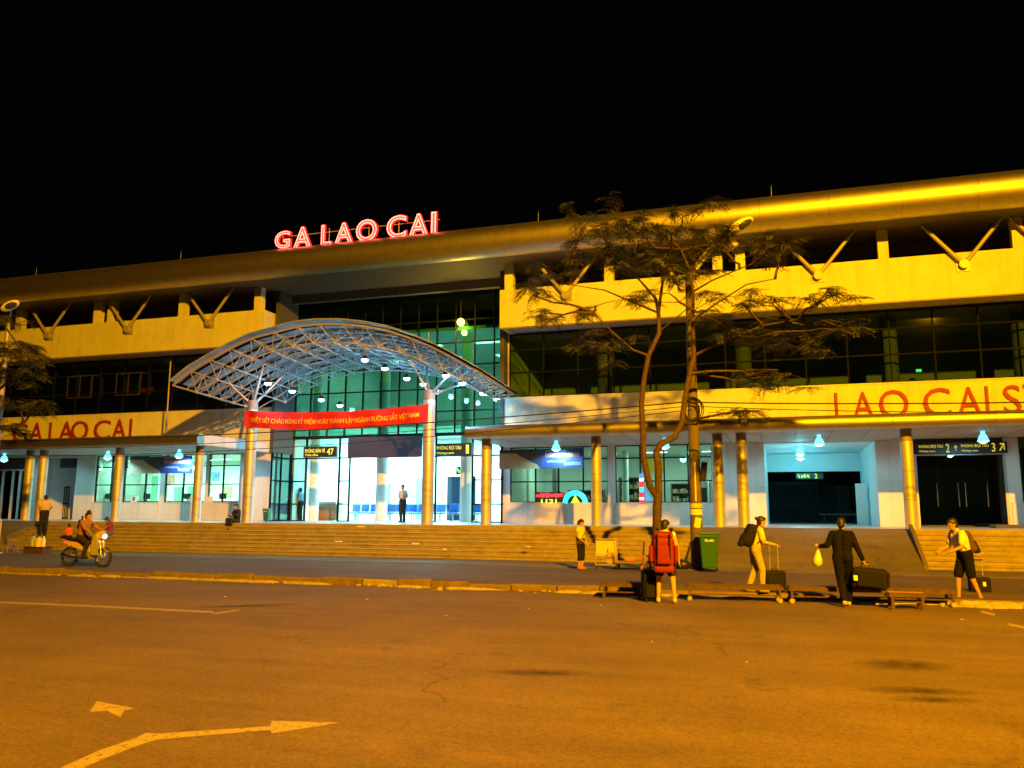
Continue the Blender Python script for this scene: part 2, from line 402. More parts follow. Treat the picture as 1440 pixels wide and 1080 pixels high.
# road markings (thin sheets on the lot)
def sheet(name, pix, z, label=None):
    pts = [P(a, b, Z=z) for a, b in pix]; b = MB()
    b.prism([(p.x, p.y) for p in pts], 'z', z-.002, z)
    return tag(b.build(name, M['marking'], fix=True), kind='structure')
sheet('arrow_marking', [(75, 1084), (108, 1084), (150, 1065), (200, 1046), (222, 1039.5), (380, 1026), (382, 1031), (478, 1016), (382, 1013.5), (380, 1021), (225, 1031.5), (205, 1030.5), (190, 1038), (140, 1055)], .0045)
sheet('worn_marking_patch', [(136, 986), (190, 996), (174, 999), (170, 1008), (158, 1004), (150, 999), (126, 1001)], .0045)
sheet('line_marking', [(0, 845.5), (120, 850.5), (300, 859.5), (300, 862), (120, 853), (0, 848)], .0045)
sheet('line_marking', [(298, 862), (336, 857), (338, 858.4), (300, 863.6)], .0045)
sheet('line_marking', [(1380, 858), (1400, 863), (1398, 866), (1378, 861)], .0045)
sheet('line_marking', [(1418, 876), (1445, 882), (1445, 885), (1416, 879)], .0045)

def stain(px, py, wpx, d, rot=0):
    c = P(px, py, Z=0); w_ = wpx*c.length/FPX
    b = MB(); b.prism([(.5*w_*math.cos(2*math.pi*i/20), d*.5*math.sin(2*math.pi*i/20)) for i in range(20)], 'z', .0015, .003)
    o = b.build('oil_stain', M['oil'], fix=True); o.location = (c.x, c.y, 0); o.rotation_euler = (0, 0, R(18)+rot); tag(o, kind='structure')
stain(762, 946, 150, .45, -.06); stain(1290, 972, 150, .5, -.08); stain(1315, 984, 120, .4, -.05); stain(1270, 935, 130, .9); stain(350, 852, 160, .5, .35)
# platform, steps, ramps
RL, RRX = -2.95, 3.85
plat = slab('platform', XL, XR, YPL, YE+14, -.2, ZP, M['floor'])
steps = tag(MB().box(XL, XR, YPL-.02, YPL+.004, -.2, ZP-.02).build('steps', M['step']), kind='structure')
NS = 8; RISE = (ZP-ZS)/NS; TR = (YPL-YST)/(NS-1)
mir = lambda xx: 2*XM-xx
for (a, bx) in ((XL, mir(RRX)), (mir(RL), RL), (RRX+.12, XR)):
    for k in range(1, NS):
        z1 = ZS+RISE*k; y0 = YST+TR*(k-1)
        n = max(1, round((bx-a)/1.6)); wdt = (bx-a)/n
        st = MB().box(a, bx, y0+.03, YPL, z1-RISE-.01, z1-.045).build('step', M['step'], steps)
        for i in range(n):      # nosing slabs, slightly uneven
            xa = a+i*wdt; dz = rk.uniform(-.005, .005)
            MB().box(xa+.004, xa+wdt-.004, y0+rk.uniform(-.006, .006), y0+TR+.05, z1-.044, z1+dz).build('step_slab', M['step'], st)
for (a, bx) in ((RL, RRX), (mir(RRX), mir(RL))):
    r_ = MB(); r_.prism([(YST-1.1, ZS-.05), (YST-1.1, ZS+.004), (YPL+.01, ZP+.003), (YPL+.01, ZS-.05)], 'x', a, bx)
    tag(r_.build('ramp', M['pave'], fix=True), kind='structure')
rw = MB().prism([(YST-.7, ZS-.05), (YST-.7, ZS+.18), (YPL-.3, ZP+.16), (YPL-.3, ZS-.05)], 'x', RRX, RRX+.11)
rw.build('ramp_edge', M['concrete'], steps, fix=True)
# low dark slab at the far end of the door steps
p = P(1425, 742, Y=33.5)
MB().box(p.x-.6, p.x+1.6, 33.2, 34.2, ZP-.01, ZP+.12).build('door_step', M['concrete'], steps)

# ------------------------------------------------------------------ the station building
ST = thing('station_building', 'long two-storey railway station with cream fascias, dark glass and metal tube roof edge', 'station', (XM, YW, ZP))
TY, TRAD = 29.9, .30                                   # lower canopy tube
tz = (PZ(1240, 582, TY)+PZ(1240, 603, TY))/2; TRAD = (PZ(1240, 582, TY)-PZ(1240, 603, TY))/2
ZSOF = tz-TRAD*.82                                      # soffit
RY, RRAD = 32.2, .66
rz_ = PZ(1240, 261, RY)-RRAD
LF0, LF1 = ZSOF, PZ(1240, 540, YW-.15)                  # lower fascia
UF0, UF1 = PZ(1240, 425, YF), PZ(1240, 364, YF)         # upper fascia
uIN = PX(701, YF)-XM; uLOW = PX(708, YW)-XM; uCAN = PX(655, TY)-XM
ZROOF = rz_-RRAD*.75
print('levels', dict(tz=tz, TRAD=TRAD, ZSOF=ZSOF, LF1=LF1, UF0=UF0, UF1=UF1, rz=rz_, uIN=uIN, uLOW=uLOW, uCAN=uCAN, ZROOF=ZROOF))
UEND = 36.3

def curtain(parent, y, xs, zs, gm, bar=.06, skip=(), depth=.1, tilt=.004, name='window', fm=None, posts=True):
    """a glazed frame: one mesh of mullions with every pane as a child"""
    f = MB()
    for xx in xs: f.box(xx-bar/2, xx+bar/2, y-depth/2, y+depth/2, zs[0], zs[-1])
    for zz in zs: f.box(xs[0], xs[-1], y-depth/2-.004, y+depth/2+.004, zz-bar/2, zz+bar/2)
    fo = f.build(name, fm or M['mullion'], parent)
    for i in range(len(xs)-1):
        for j in range(len(zs)-1):
            if (i, j) in skip: continue
            a, b, c, d = xs[i]+bar/2, xs[i+1]-bar/2, zs[j]+bar/2, zs[j+1]-bar/2
            t1, t2 = random.uniform(-tilt, tilt), random.uniform(-tilt, tilt)
            p = MB(); p.M = Matrix.Translation(((a+b)/2, y, (c+d)/2)) @ Euler((t1, 0, t2)).to_matrix().to_4x4()
            p.box(-(b-a)/2, (b-a)/2, -.006, .006, -(d-c)/2, (d-c)/2)
            p.build('pane', gm, fo)
    return fo
def lin(a, b, step):
    n = max(1, round(abs(b-a)/step)); return [a+(b-a)*i/n for i in range(n+1)]

POSTS = [PX(q, YF+.2, yq)-XM for q, yq in ((717, 400), (857, 385), (1009, 370), (1041, 365), (1241, 350), (1430, 340))]+[30.5, 34.5]
VEES = [PX(q, YF, yq)-XM for q, yq in ((797, 428), (962, 415), (1151, 400), (1355, 383))]+[27.5, 32.5]
for s in (1, -1):
    X = lambda u: XM+s*u
    def bx(name, u0, u1, y0, y1, z0, z1, m, par=ST, **k):
        a, b = sorted((X(u0), X(u1))); return MB().box(a, b, y0, y1, z0, z1).build(name, m, par, **k)
    # lower fascia and wall above the canopy
    bx('lower_fascia', uLOW, UEND, YW-.15, YG+.2, LF0, LF1, M['paint'])
    bx('fascia_coping', uLOW-.02, UEND+.02, YW-.19, YG+.2, LF1-.001, LF1+.05, M['paint'])
    # upper fascia: a projecting parapet box with a drip edge
    bx('upper_fascia', uIN, UEND, YF, YF+.22, UF0, UF1, M['paint'])
    bx('upper_fascia_return', uIN, uIN+.22, YF+.221, YG+.9, UF0, UF1, M['paint'])
    bx('balcony_slab', uIN+.23, UEND, YF+.221, 38.5, UF0+.05, UF0+.3, M['soffit'])
    bx('drip_edge', uIN-.03, UEND, YF-.035, YF+.1, UF0-.06, UF0-.001, M['columnshade'])
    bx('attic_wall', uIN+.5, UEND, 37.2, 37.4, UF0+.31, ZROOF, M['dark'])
    # third-floor ribbon openings are dark; stub posts under the roof
    for u in POSTS:
        b = MB().box(X(u)-.19, X(u)+.19, YF+.02, YF+.4, UF1-.01, ZROOF+.05); b.build('roof_post', M['paint'], ST)
    for u in VEES:
        zb = UF1-(UF1-UF0)*.30
        br = MB().box(X(u)-.24, X(u)+.24, YF-.06, YF-.002, zb-.24, zb+.2).build('strut_bracket', M['steel'], ST)
        MB().tube([(X(u), YF-.03, zb), (X(u), YF-.28, zb)], .17, 12).build('strut_hub', M['steel'], br)
        for d in (-1, 1):
            e = V((X(u)+d*1.46, YF-.22, ZROOF+.08)); a = V((X(u)+d*.05, YF-.2, zb+.05)); q = a.lerp(e, .80)
            MB().tube([a, q], .075, 8).tube([q, e], .04, 8).build('strut', M['steel'], br)
    # second-floor glass, its dark room, inner columns
    zr = [PZ(759, q, YG) for q in (523, 491)]
    curtain(ST, YG, [X(u) for u in lin(uLOW+.15, UEND, 1.55)] if s > 0 else [X(u) for u in lin(uLOW+.15, UEND, 1.55)][::-1], [LF1+.03, zr[0], zr[1], UF0-.03], M['glass_dark'], .055)
    bx('upper_room_wall', uLOW, UEND, 41, 41.2, LF1-.2, UF0+.05, M['uproom'])
    bx('upper_room_floor', uLOW, UEND, YG+.21, 42, LF1-.35, LF1-.05, M['dark'])
    bx('upper_room_ceiling', uLOW, UEND, YG+.06, 42, UF0+.001, UF0+.045, M['soffit'])
    bx('upper_side_wall', uLOW, uLOW+.15, YG-.05, 42, LF1, ZROOF, M['paint'])
    for u in (PX(1250, 36.5, 490)-XM, PX(1436, 36.5, 480)-XM, PX(1045, 36.5, 500)-XM, PX(850, 36.5, 500)-XM, 30):
        MB().tube([(X(u), 36.5, LF1), (X(u), 36.5, UF0)], .34, 16).build('inner_column', M['innercol'], ST)
    # lower canopy: rounded metal edge in segments, slab, soffit
    for i, (a, b) in enumerate(zip(lin(uCAN, UEND, 3.0)[:-1], lin(uCAN, UEND, 3.0)[1:])):
        MB().tube([(X(a+.006), TY, tz), (X(b-.006), TY, tz)], TRAD, 20).build('canopy_edge_tube', M['alu'], ST)
    bx('canopy_slab', uCAN+.02, UEND, TY+.001, YW-.151, ZSOF+.02, tz+TRAD*.98, M['wall'])
    bx('canopy_soffit', uCAN+.04, UEND, TY+.1, YW, ZSOF-.012, ZSOF+.019, M['soffit'])
    for u in lin(uCAN+1.2, UEND, 1.2):
        bx('soffit_seam', u, u+.02, TY+.3, YW, ZSOF-.016, ZSOF-.0125, M['dark'])
    # main roof edge
    for a, b in zip(lin(0.0, UEND+.8, 2.42)[:-1], lin(0.0, UEND+.8, 2.42)[1:]):
        MB().tube([(X(a+.005), RY, rz_), (X(b-.005), RY, rz_)], RRAD, 24).build('roof_edge_tube', M['alu'], ST)
    bx('roof_slab', .01, UEND+.5, RY+.02, 46, ZROOF, rz_+RRAD*.55, M['roofsoffit'])
    bx('soffit_beam', .02, UEND, 35.9, 36.2, ZROOF-.42, ZROOF-.003, M['roofsoffit'])
    # outer end wall
    bx('end_wall', UEND-.01, UEND+.2, YW, 46, ZP, ZROOF, M['wall'])

# round metal columns along the platform edge
def column(xx, top, r=.2, parent=ST, y=YC, base=ZP):
    c = MB().tube([(xx, y, base), (xx, y, top-.42)], r, 20).build('column', M['colmetal'], parent)
    MB().tube([(xx, y, top-.42), (xx, y, top)], r*.93, 20).build('column_shade_band', M['columnshade'], c)  # brown top length, coloured to stand in for shade under the canopy
    h = top-.42-base
    for k in (.33, .66):
        MB().tube([(xx, y, base+h*k-.02), (xx, y, base+h*k+.02)], r*1.015, 20).build('column_joint', M['frame'], c)
    return c
CU = [PX(q, YC)-XM for q in (683, 839, 1012, 1046, 1281)]+[26.5, 31.5]
for s in (1, -1):
    for u in CU: column(XM+s*u, ZSOF-.01)

# ground floor walls (pixel stations measured along the wall plane)
ZSILL = PZ(950, 708, YW); ZHEAD = ZSOF-.02
def wallseg(a, b, z0=ZP, z1=ZHEAD, y=YW, m='wall', name='wall', th=.25):
    MB().box(min(a, b), max(a, b), y, y+th, z0, z1).build(name, M[m], ST)
def W(px): return PX(px, YW)
def bay(a, b, cols, zs, gm):
    wallseg(W(a), W(b), ZP, ZSILL, YW-.06, 'tilewall', 'wall_base', .3)
    MB().box(W(a)-.0, W(b)+.0, YW-.10, YW+.2, ZSILL+.001, ZSILL+.04).build('window_sill', M['wall'], ST)
    curtain(ST, YW+.1, [W(q) for q in cols], [ZSILL+.05]+[PZ(c0, q, YW+.1) for c0, q in zs]+[ZHEAD], gm, .05, name='window')
zrR = [(900, 676.5), (900, 644)]; zrL = [(300, 681), (300, 655)]
wallseg(W(706), W(717)); bay(717, 855, (717, 752.5, 785, 820, 855), zrR, M['glass_clear']); wallseg(W(855), W(866)); bay(866, 1003, (866, 901, 935, 969, 1003), zrR, M['glass_clear'])
wallseg(W(1003), W(1078), y=YW-.05); wallseg(W(1003)+.01, W(1078)-.01, ZP, ZP+1.55, YW-.09, 'tilewall', 'wall_base', .1)
wallseg(W(1236), W(1290), y=YW-.05); wallseg(W(1236)+.01, W(1290)-.01, ZP, ZP+1.75, YW-.09, 'tilewall', 'wall_base', .1)
wallseg(W(1418), W(1440)); bay(1424, 1700, (1440, 1490, 1540, 1590, 1640, 1700), zrR, M['glass_dark'])
wallseg(W(334), XM-uLOW-.06); bay(290, 334, (290, 310, 334), zrL, M['glass_clear']); bay(229, 286, (229, 254, 286), zrL, M['glass_clear'])
wallseg(W(286), W(290)); wallseg(W(222), W(229)); bay(170, 222, (170, 200.5, 222), zrL, M['glass_clear']); wallseg(W(165), W(170)); bay(130, 165, (130, 152, 165), zrL, M['glass_clear'])
wallseg(W(104), W(130), y=YW-.05); wallseg(W(104)+.01, W(130)-.01, ZP, ZP+1.9, YW-.09, 'tilewall', 'wall_base', .1)
wallseg(W(34), W(62)); bay(34, 40, (34, 40), zrL, M['glass_dark']); wallseg(W(-2), W(0)); bay(-260, -60, (-260, -220, -180, -140, -100, -60), zrL, M['glass_dark'])
wallseg(XL, W(-260)); wallseg(W(-60), W(-50))

# rooms behind the ground-floor windows
def room(a, b, y1, wm='inwall', ym=YW+.3, zc=None, fl=None):
    zc = zc or ZHEAD
    MB().box(a, b, y1, y1+.2, ZP, zc).build('room_back_wall', M[wm], ST)
    for xx in (a, b): MB().box(xx-.06, xx+.06, ym+.05, y1, ZP, zc).build('room_side_wall', M[wm], ST)
    MB().box(a, b, ym+.05, y1, zc, zc+.08).build('room_ceiling', M['white'], ST)
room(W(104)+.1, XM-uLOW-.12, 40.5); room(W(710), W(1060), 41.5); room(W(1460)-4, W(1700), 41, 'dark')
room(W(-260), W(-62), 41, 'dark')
# passage to the platforms at the ramp: white side walls, dark opening with gate
pa, pb = W(1078), W(1236)
MB().box(pa-.1, pa, YW+.21, 42, ZP, ZHEAD).build('passage_wall', M['inwall'], ST); MB().box(pb, pb+.1, YW+.21, 42, ZP, ZHEAD).build('passage_wall', M['inwall'], ST)
MB().box(pa, pb, YW+.21, 44, ZHEAD-.02, ZHEAD+.1).build('passage_ceiling', M['inwall'], ST)
ph = PZ(1150, 663, 41.8)
MB().box(pa, pb, 41.8, 42, ph, ZHEAD-.03).build('passage_lintel', M['inwall'], ST)
MB().box(pa, pb, 50, 50.1, ZP, ZHEAD).build('passage_end', M['dark'], ST)
fr = MB()
for xx in lin(pa+.1, pa+2.2, .14): fr.box(xx-.012, xx+.012, 41.5, 41.53, ZP, ZP+1.9)
for zz in (ZP+.1, ZP+.9, ZP+1.9): fr.box(pa+.08, pa+2.3, 41.49, 41.54, zz-.02, zz+.02)
tag(fr.build('sliding_gate', M['mullion']), 'dark barred sliding gate half across the white passage to the tracks', 'gate')
fr = MB()
for xx in lin(pb-1.1, pb-.05, .16): fr.box(xx-.014, xx+.014, 40.2, 40.23, ZP, ZP+1.7)
for zz in (ZP+.1, ZP+.55, ZP+1.65): fr.box(pb-1.15, pb-.03, 40.19, 40.24, zz-.025, zz+.025)
tag(fr.build('barrier_gate', M['mullion']), 'short dark barred barrier at the white pier inside the passage', 'gate')
MB().box(pb-.5, pb-.12, 38.4, 38.8, ZP, ZP+1.75).build('passage_pier', M['inwall'], ST)
b = thing('passage_bench', 'long low brown bench in the dark end of the passage', 'bench', (pa+3.3, 45, ZP))
MB().box(pa+2.4, pa+5.4, 44.8, 45.2, ZP+.4, ZP+.46).build('seat', M['wood'], b)
for xx in (pa+2.6, pa+5.2): MB().box(xx-.04, xx+.04, 44.85, 45.15, ZP, ZP+.399).build('leg', M['rust'], b)
# passage at the other wing with its opened barred gate
qa, qb = W(62), W(104)
MB().box(qa-.1, qa, YW+.21, 42, ZP, ZHEAD).build('passage_wall', M['inwall'], ST); MB().box(qb, qb+.1, YW+.21, 40.3, ZP, ZHEAD).build('passage_wall', M['inwall'], ST)
MB().box(qa, qb, YW+.21, 42, ZHEAD-.02, ZHEAD+.1).build('passage_ceiling', M['inwall'], ST); MB().box(qa-.1, qb+.1, 42, 42.1, ZP, ZHEAD).build('passage_end', M['inwall'], ST)
fr = MB(); gx0, gx1 = PX(79, 36.2), PX(95, 36.2)
for xx in lin(gx0, gx1, .11): fr.box(xx-.012, xx+.012, 36.2, 36.23, ZP+.03, ZP+1.75)
for zz in (ZP+.06, ZP+.85, ZP+1.74): fr.box(gx0-.02, gx1+.02, 36.19, 36.24, zz-.03, zz+.03)
tag(fr.build('barred_gate', M['mullion']), 'open dark barred gate standing in the blue lit passage', 'gate')
fr = thing('monitor', 'black screen hung high in the blue lit passage', 'screen', (PX(93, 35.6), 35.6, 3.8))
za, zb2 = PZ(93, 658, 35.6), PZ(93, 641, 35.6); xa, xb = PX(80, 35.6), PX(106, 35.6)
MB().box(xa, xb, 35.55, 35.65, za, zb2).build('casing', M['blackp'], fr, bevel=.012)
MB().box(xa+.06, xb-.06, 35.54, 35.549, za+.06, zb2-.06).build('screen', mat('dim_screen', (.02, .04, .04), .15), fr)
MB().box((xa+xb)/2-.03, (xa+xb)/2+.03, 35.58, 35.62, zb2, ZHEAD).build('hanger', M['blackp'], fr)

# dark glass doors (waiting rooms 2 and 3) with long pull handles
def glass_door(parent, xs, z1, y, gm, name='door', handles=()):
    for a, b in zip(xs[:-1], xs[1:]):
        d = MB().box(a+.006, b-.006, y-.008, y+.008, ZP+.02, z1-.02).build(name, gm, parent)
        for hx in handles:
            if a < hx < b: MB().tube([(hx, y-.07, ZP+.75), (hx, y-.07, ZP+1.65)], .018, 8).build('handle', M['chrome'], d)
dz1 = PZ(1350, 640, YW+.05); dx = [W(q) for q in (1292, 1322, 1352, 1386, 1418)]
f = MB()
for xx in (dx[0], dx[-1]): f.box(xx-.04, xx+.04, YW-.03, YW+.1, ZP, dz1+.05)
f.box(dx[0]-.04, dx[-1]+.04, YW-.034, YW+.104, dz1, dz1+.06); df = f.build('door_frame', M['frame'], ST)
glass_door(df, dx, dz1, YW+.04, M['door_glass'], handles=[W(1320), W(1350), W(1360), W(1391)])
MB().box(dx[0], dx[-1], YW-.02, YW+.2, dz1+.065, ZHEAD).build('door_head', M['dark'], ST)
room(dx[0]-.2, dx[-1]+.6, 40, 'uproom')
# dark glass doors at the far wing
dl = [W(q) for q in (-50, -25, 0, 14, 24, 33)]; dzl = PZ(10, 662, YW)
f = MB()
for xx in dl: f.box(xx-.06, xx+.06, YW-.03, YW+.1, ZP, dzl+.05)
f.box(dl[0]-.04, dl[-1]+.04, YW-.034, YW+.104, dzl, dzl+.07); df = f.build('door_frame', M['wall'], ST)
glass_door(df, dl, dzl, YW+.04, M['door_glass'])
MB().box(dl[0], dl[-1], YW-.02, YW+.2, dzl+.075, ZHEAD).build('door_head', M['dark'], ST)
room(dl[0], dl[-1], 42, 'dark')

# ---- entrance hall: tall curtain wall, openings below
hx0, hx1 = XM-uLOW+.05, XM+uLOW-.05
ZT = PZ(540, 613, YE)                       # transom above the doors
ex = [PX(q, YE) for q in (379, 403, 428, 475, 490, 594, 612, 664, 690)]
ex = [hx0]+[q for q in ex if hx0 < q < hx1]+[hx1]
zl = [ZP+.02, PZ(540, 709, YE), PZ(540, 676, YE), PZ(540, 643, YE), ZT]
def idx(px): return min(range(len(ex)), key=lambda i: abs(ex[i]-PX(px, YE)))
sk = set()
for px, rows in ((428, 3), (490, 4), (612, 3)):
    for j in range(rows): sk.add((idx(px), j))
f = MB()
for i, xx in enumerate(ex): f.box(xx-.03, xx+.03, YE-.06, YE+.06, ZP, ZT)
for i in range(len(ex)-1):
    for j, zz in enumerate(zl):
        if (i, j) in sk and (j == 0 or (i, j-1) in sk): continue
        f.box(ex[i], ex[i+1], YE-.064, YE+.064, zz-.03, zz+.03)
EW = f.build('entrance_frame', M['mullion'], ST)
for i in range(len(ex)-1):
    for j in range(4):
        if (i, j) in sk: continue
        p = MB().box(ex[i]+.03, ex[i+1]-.03, YE-.006, YE+.006, zl[j]+.03, zl[j+1]-.03); p.build('pane', M['glass_clear'], EW)
zu = lin(ZT, PZ(600, 392, YE), 1.07); xu = lin(hx0, hx1, .97)
curtain(ST, YE, xu, zu, M['glass_hall'], .055, name='curtain_wall', tilt=.003)
MB().box(hx0, hx1, YE-.12, YE+.12, ZT-.07, ZT+.07).build('transom', M['mullion'], ST)
ZH = PZ(650, 462, YE)                       # hall ceiling
MB().box(hx0, hx1, YE+.2, 47, ZH, ZH+.15).build('hall_ceiling', M['inwall'], ST)
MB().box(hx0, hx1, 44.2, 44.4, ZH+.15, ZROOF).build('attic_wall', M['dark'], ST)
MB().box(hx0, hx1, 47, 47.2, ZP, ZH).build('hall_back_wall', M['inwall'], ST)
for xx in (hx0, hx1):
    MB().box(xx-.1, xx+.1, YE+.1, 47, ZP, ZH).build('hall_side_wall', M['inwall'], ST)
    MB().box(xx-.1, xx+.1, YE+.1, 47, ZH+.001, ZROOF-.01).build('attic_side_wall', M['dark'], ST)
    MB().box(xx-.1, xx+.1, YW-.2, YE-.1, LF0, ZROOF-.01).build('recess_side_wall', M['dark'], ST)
    f = MB()                                # glazed return between the wing and the entrance wall
    for yy in lin(YW-.1, YE-.08, .75): f.box(xx-.04, xx+.04, yy-.025, yy+.025, ZP, LF0)
    for zz in zl: f.box(xx-.044, xx+.044, YW-.1, YE-.08, zz-.025, zz+.025)
    fo = f.build('side_window', M['mullion'], ST); yl = lin(YW-.1, YE-.08, .75)
    for a_, b_ in zip(yl[:-1], yl[1:]):
        for c_, d_ in zip(zl[:-1], zl[1:]): MB().box(xx-.006, xx+.006, a_+.025, b_-.025, c_+.025, d_-.025).build('pane', M['glass_clear'], fo)
for q in (536, 655, 440):                  # tall inner columns seen through the glass
    MB().tube([(PX(q, 38.6), 38.6, ZP), (PX(q, 38.6), 38.6, ZH)], .3, 16).build('hall_column', M['inwall'], ST)
MB().box(hx0+.1, hx1-.1, 40, 46.9, PZ(600, 600, 40), PZ(600, 590, 40)).build('gallery_slab', M['inwall'], ST)
for q0, q1, y0, y1 in ((503, 516, 683, 728), (537, 548, 680, 725), (584, 600, 672, 730)):   # inner doors in the back wall
    MB().box(PX(q0, 46.9), PX(q1, 46.9), 46.9, 46.98, PZ(q0, y1, 46.9), PZ(q0, y0, 46.9)).build('inner_door', mat('grey_blue_door', (.16, .24, .27), .5), ST)
MB().box(PX(628, 43), PX(668, 43), 43, 43.1, ZP, PZ(640, 670, 43)).build('inner_glass_screen', mat('blue_dark_glass', (.02, .05, .10), .1), ST)

# signs over the entrance
def place_strokes(name, x0, x1, z0, z1, y, m, parent, seed=3):
    rr = random.Random(seed); g = MB(); xx = x0; h = z1-z0
    while xx < x1-.01:
        w_ = h*rr.uniform(.18, .4); g.box(xx, min(x1, xx+w_*.7), y-.006, y+.004, z0+rr.choice((0, 0, h*.3)), z1-rr.choice((0, h*.2, h*.4))); xx += w_*rr.choice((1, 1, 1.5))
    return g.build(name, m, parent)
def sign_box(name, label, px0, px1, py0, py1, y, texts, m='signblack', cat='sign'):
    c = (px0+px1)/2; cy_ = (py0+py1)/2; a, b = PX(px0, y, cy_), PX(px1, y, cy_); z0, z1 = PZ(c, py1, y), PZ(c, py0, y)
    t = thing(name, label, cat, ((a+b)/2, y, z0))
    MB().box(a, b, y-.08, y+.08, z0, z1).build('board', M[m], t, bevel=.01)
    for (s, u0, u1, v0, v1, mm) in texts:
        if s == '':                         # lettering too blurred to read: word-like strokes
            place_strokes('lettering', a+(b-a)*u0, a+(b-a)*u1, z0+(z1-z0)*v0, z0+(z1-z0)*v1, y-.09, M[mm], t); continue
        place_text('lettering', s, (a+(b-a)*u0, y-.09, z0+(z1-z0)*v0), (b-a)*(u1-u0), (z1-z0)*(v1-v0), M[mm], t, .004, .008)
    return t
sign_box('ticket_sign', 'black sign over the ticket room door with yellow lettering and ticket icon', 428, 474, 628, 643, YE-.25,
         [('PHÒNG BÁN VÉ', .05, .66, .42, .86, 'signyellow'), ('Ticket office', .05, .45, .12, .32, 'signyellow'), ('47', .72, .92, .2, .8, 'signyellow')])
sign_box('waiting_room_sign', 'black sign beside the portico column reading waiting room 1', 613, 664, 623.5, 641, YE-.25,
         [('PHÒNG ĐỢI TÀU', .05, .72, .42, .86, 'signyellow'), ('Waiting room', .05, .52, .1, .32, 'signyellow'), ('1', .85, .93, .15, .85, 'signyellow')])
sign_box('blank_sign', 'large blank dark brown panel above the main entrance', 490, 593, 614, 643.5, YE-.15, [], 'panelbrown', 'sign')
sign_box('waiting_rooms_sign', 'wide black sign over dark glass doors reading waiting rooms 2 and 3', 1288, 1416, 622, 638, YW-.2,
         [('PHÒNG ĐỢI TÀU', .03, .30, .48, .85, 'signyellow'), ('Waiting room', .03, .21, .12, .34, 'signyellow'), ('2', .33, .37, .12, .88, 'signyellow'), ('↑', .42, .46, .25, .75, 'signyellow'),
          ('PHÒNG ĐỢI TÀU', .50, .80, .48, .85, 'signyellow'), ('Waiting room', .50, .68, .12, .34, 'signyellow'), ('3', .83, .87, .12, .88, 'signyellow'), ('↗', .91, .97, .15, .85, 'signyellow')])
sign_box('platform_sign', 'dim green lettered sign over the passage gate', 1119, 1158, 665, 674, 41.6, [('', .08, .5, .2, .8, 'ledgreen'), ('2', .68, .78, .15, .85, 'ledgreen')])
sign_box('hall_sign', 'small yellow lit sign hanging in the hall behind waiting room door', 642, 664, 656, 667, 40.5, [('', .1, .9, .2, .8, 'ledgreen')])

# ---- lettering on the roof and fascias
def letters(name, label, chars, y, mats, parent_loc, top_off=None, neon=False, cat='sign'):
    t = thing(name, label, cat, parent_loc)
    for ch, x0, x1, yt, yb in chars:
        ym_ = (yt+yb)/2; a, b = PX(x0, y, ym_), PX(x1, y, ym_); z0, z1 = PZ((x0+x1)/2, yb, y), PZ((x0+x1)/2, yt, y)
        gx = .03 if neon else 0; o = place_text('letter', ch, (a-gx, y, z0-gx*.4), b-a+2*gx, z1-z0+gx*1.4, mats[0], t, .05 if neon else .03, .03 if neon else 0)
        if neon:
            place_text('letter_face', ch, (a, y-.056, z0), b-a, z1-z0, M['pinkface'], o, .004, .0)
            place_text('neon_tube', ch, (a-.0, y-.09, z0), b-a, z1-z0, mats[1], o, 0, 0, .02)
    return t
NY_ = RY-.15
rs = letters('rooftop_sign', 'red neon rooftop letters spelling GA LAO CAI', [('G', 388, 409, 326, 350), ('A', 414, 439, 320, 350), ('L', 453, 467, 317, 346), ('A', 472, 497, 314, 343.5), ('O', 502, 531, 309.5, 340),
     ('C', 545, 572, 304, 335.5), ('A', 576, 603, 301.5, 333.5), ('I', 607.5, 614, 299, 330)], NY_, (M['neonred'], M['neon']), (PX(500, NY_), NY_, rz_+RRAD), neon=True)
f = MB(); za = rz_+RRAD
f.tube([(PX(386, NY_, 330), NY_+.2, za+.62), (PX(616, NY_, 315), NY_+.2, za+.62)], .02, 6)
for q in (395, 427, 460, 485, 516, 558, 590, 611): f.tube([(PX(q, NY_, 325), NY_+.2, za-.1), (PX(q, NY_, 325), NY_+.2, za+.8)], .02, 6)
f.build('support_rail', M['steel'], rs)
letters('fascia_lettering', 'red letters LAO CAI STATION on the fascia above the ramp', [('L', 1174, 1192, 552, 590), ('A', 1199, 1229, 551, 589), ('O', 1236, 1278, 548, 588), ('C', 1298, 1337, 545.5, 586),
     ('A', 1346, 1380, 544, 584), ('I', 1386, 1390.5, 543, 583), ('S', 1411, 1436, 541.5, 582), ('T', 1440, 1470, 540, 581), ('A', 1474, 1508, 538, 580), ('T', 1510, 1542, 537, 579), ('I', 1552, 1557, 536, 578), ('O', 1568, 1616, 534, 577), ('N', 1626, 1664, 532, 575)],
     YW-.2, (M['redtext'],), (PX(1300, YW), YW-.2, LF0))
letters('fascia_lettering', 'red letters GA LAO CAI on the fascia beside the leafy tree', [('G', 18, 38, 596, 622), ('A', 42, 60, 594.5, 621), ('L', 69, 80, 594, 620.5), ('A', 83, 103, 593, 620), ('O', 100, 124, 592, 619), ('C', 132, 155, 591, 618),
     ('A', 158, 177, 590, 617), ('I', 182, 185, 589, 616)], YW-.2, (M['redtext'],), (PX(110, YW), YW-.2, LF0))

# lightning rods on the roof edge
for q, lab in ((57, 'behind the dark end of the roof tube'), (257, 'above the wing beside the neon letters'), (757, 'above the spreading tree'), (1087, 'above the bright end of the roof tube')):
    xx = PX(q, RY+.4, 320); t = MB().tube([(xx, RY+.4, rz_+RRAD*.5), (xx, RY+.4, rz_+RRAD+.62)], [.02, .008], 6)
    tag(t.build('lightning_rod', M['steel']), 'thin lightning rod '+lab, 'lightning rod')

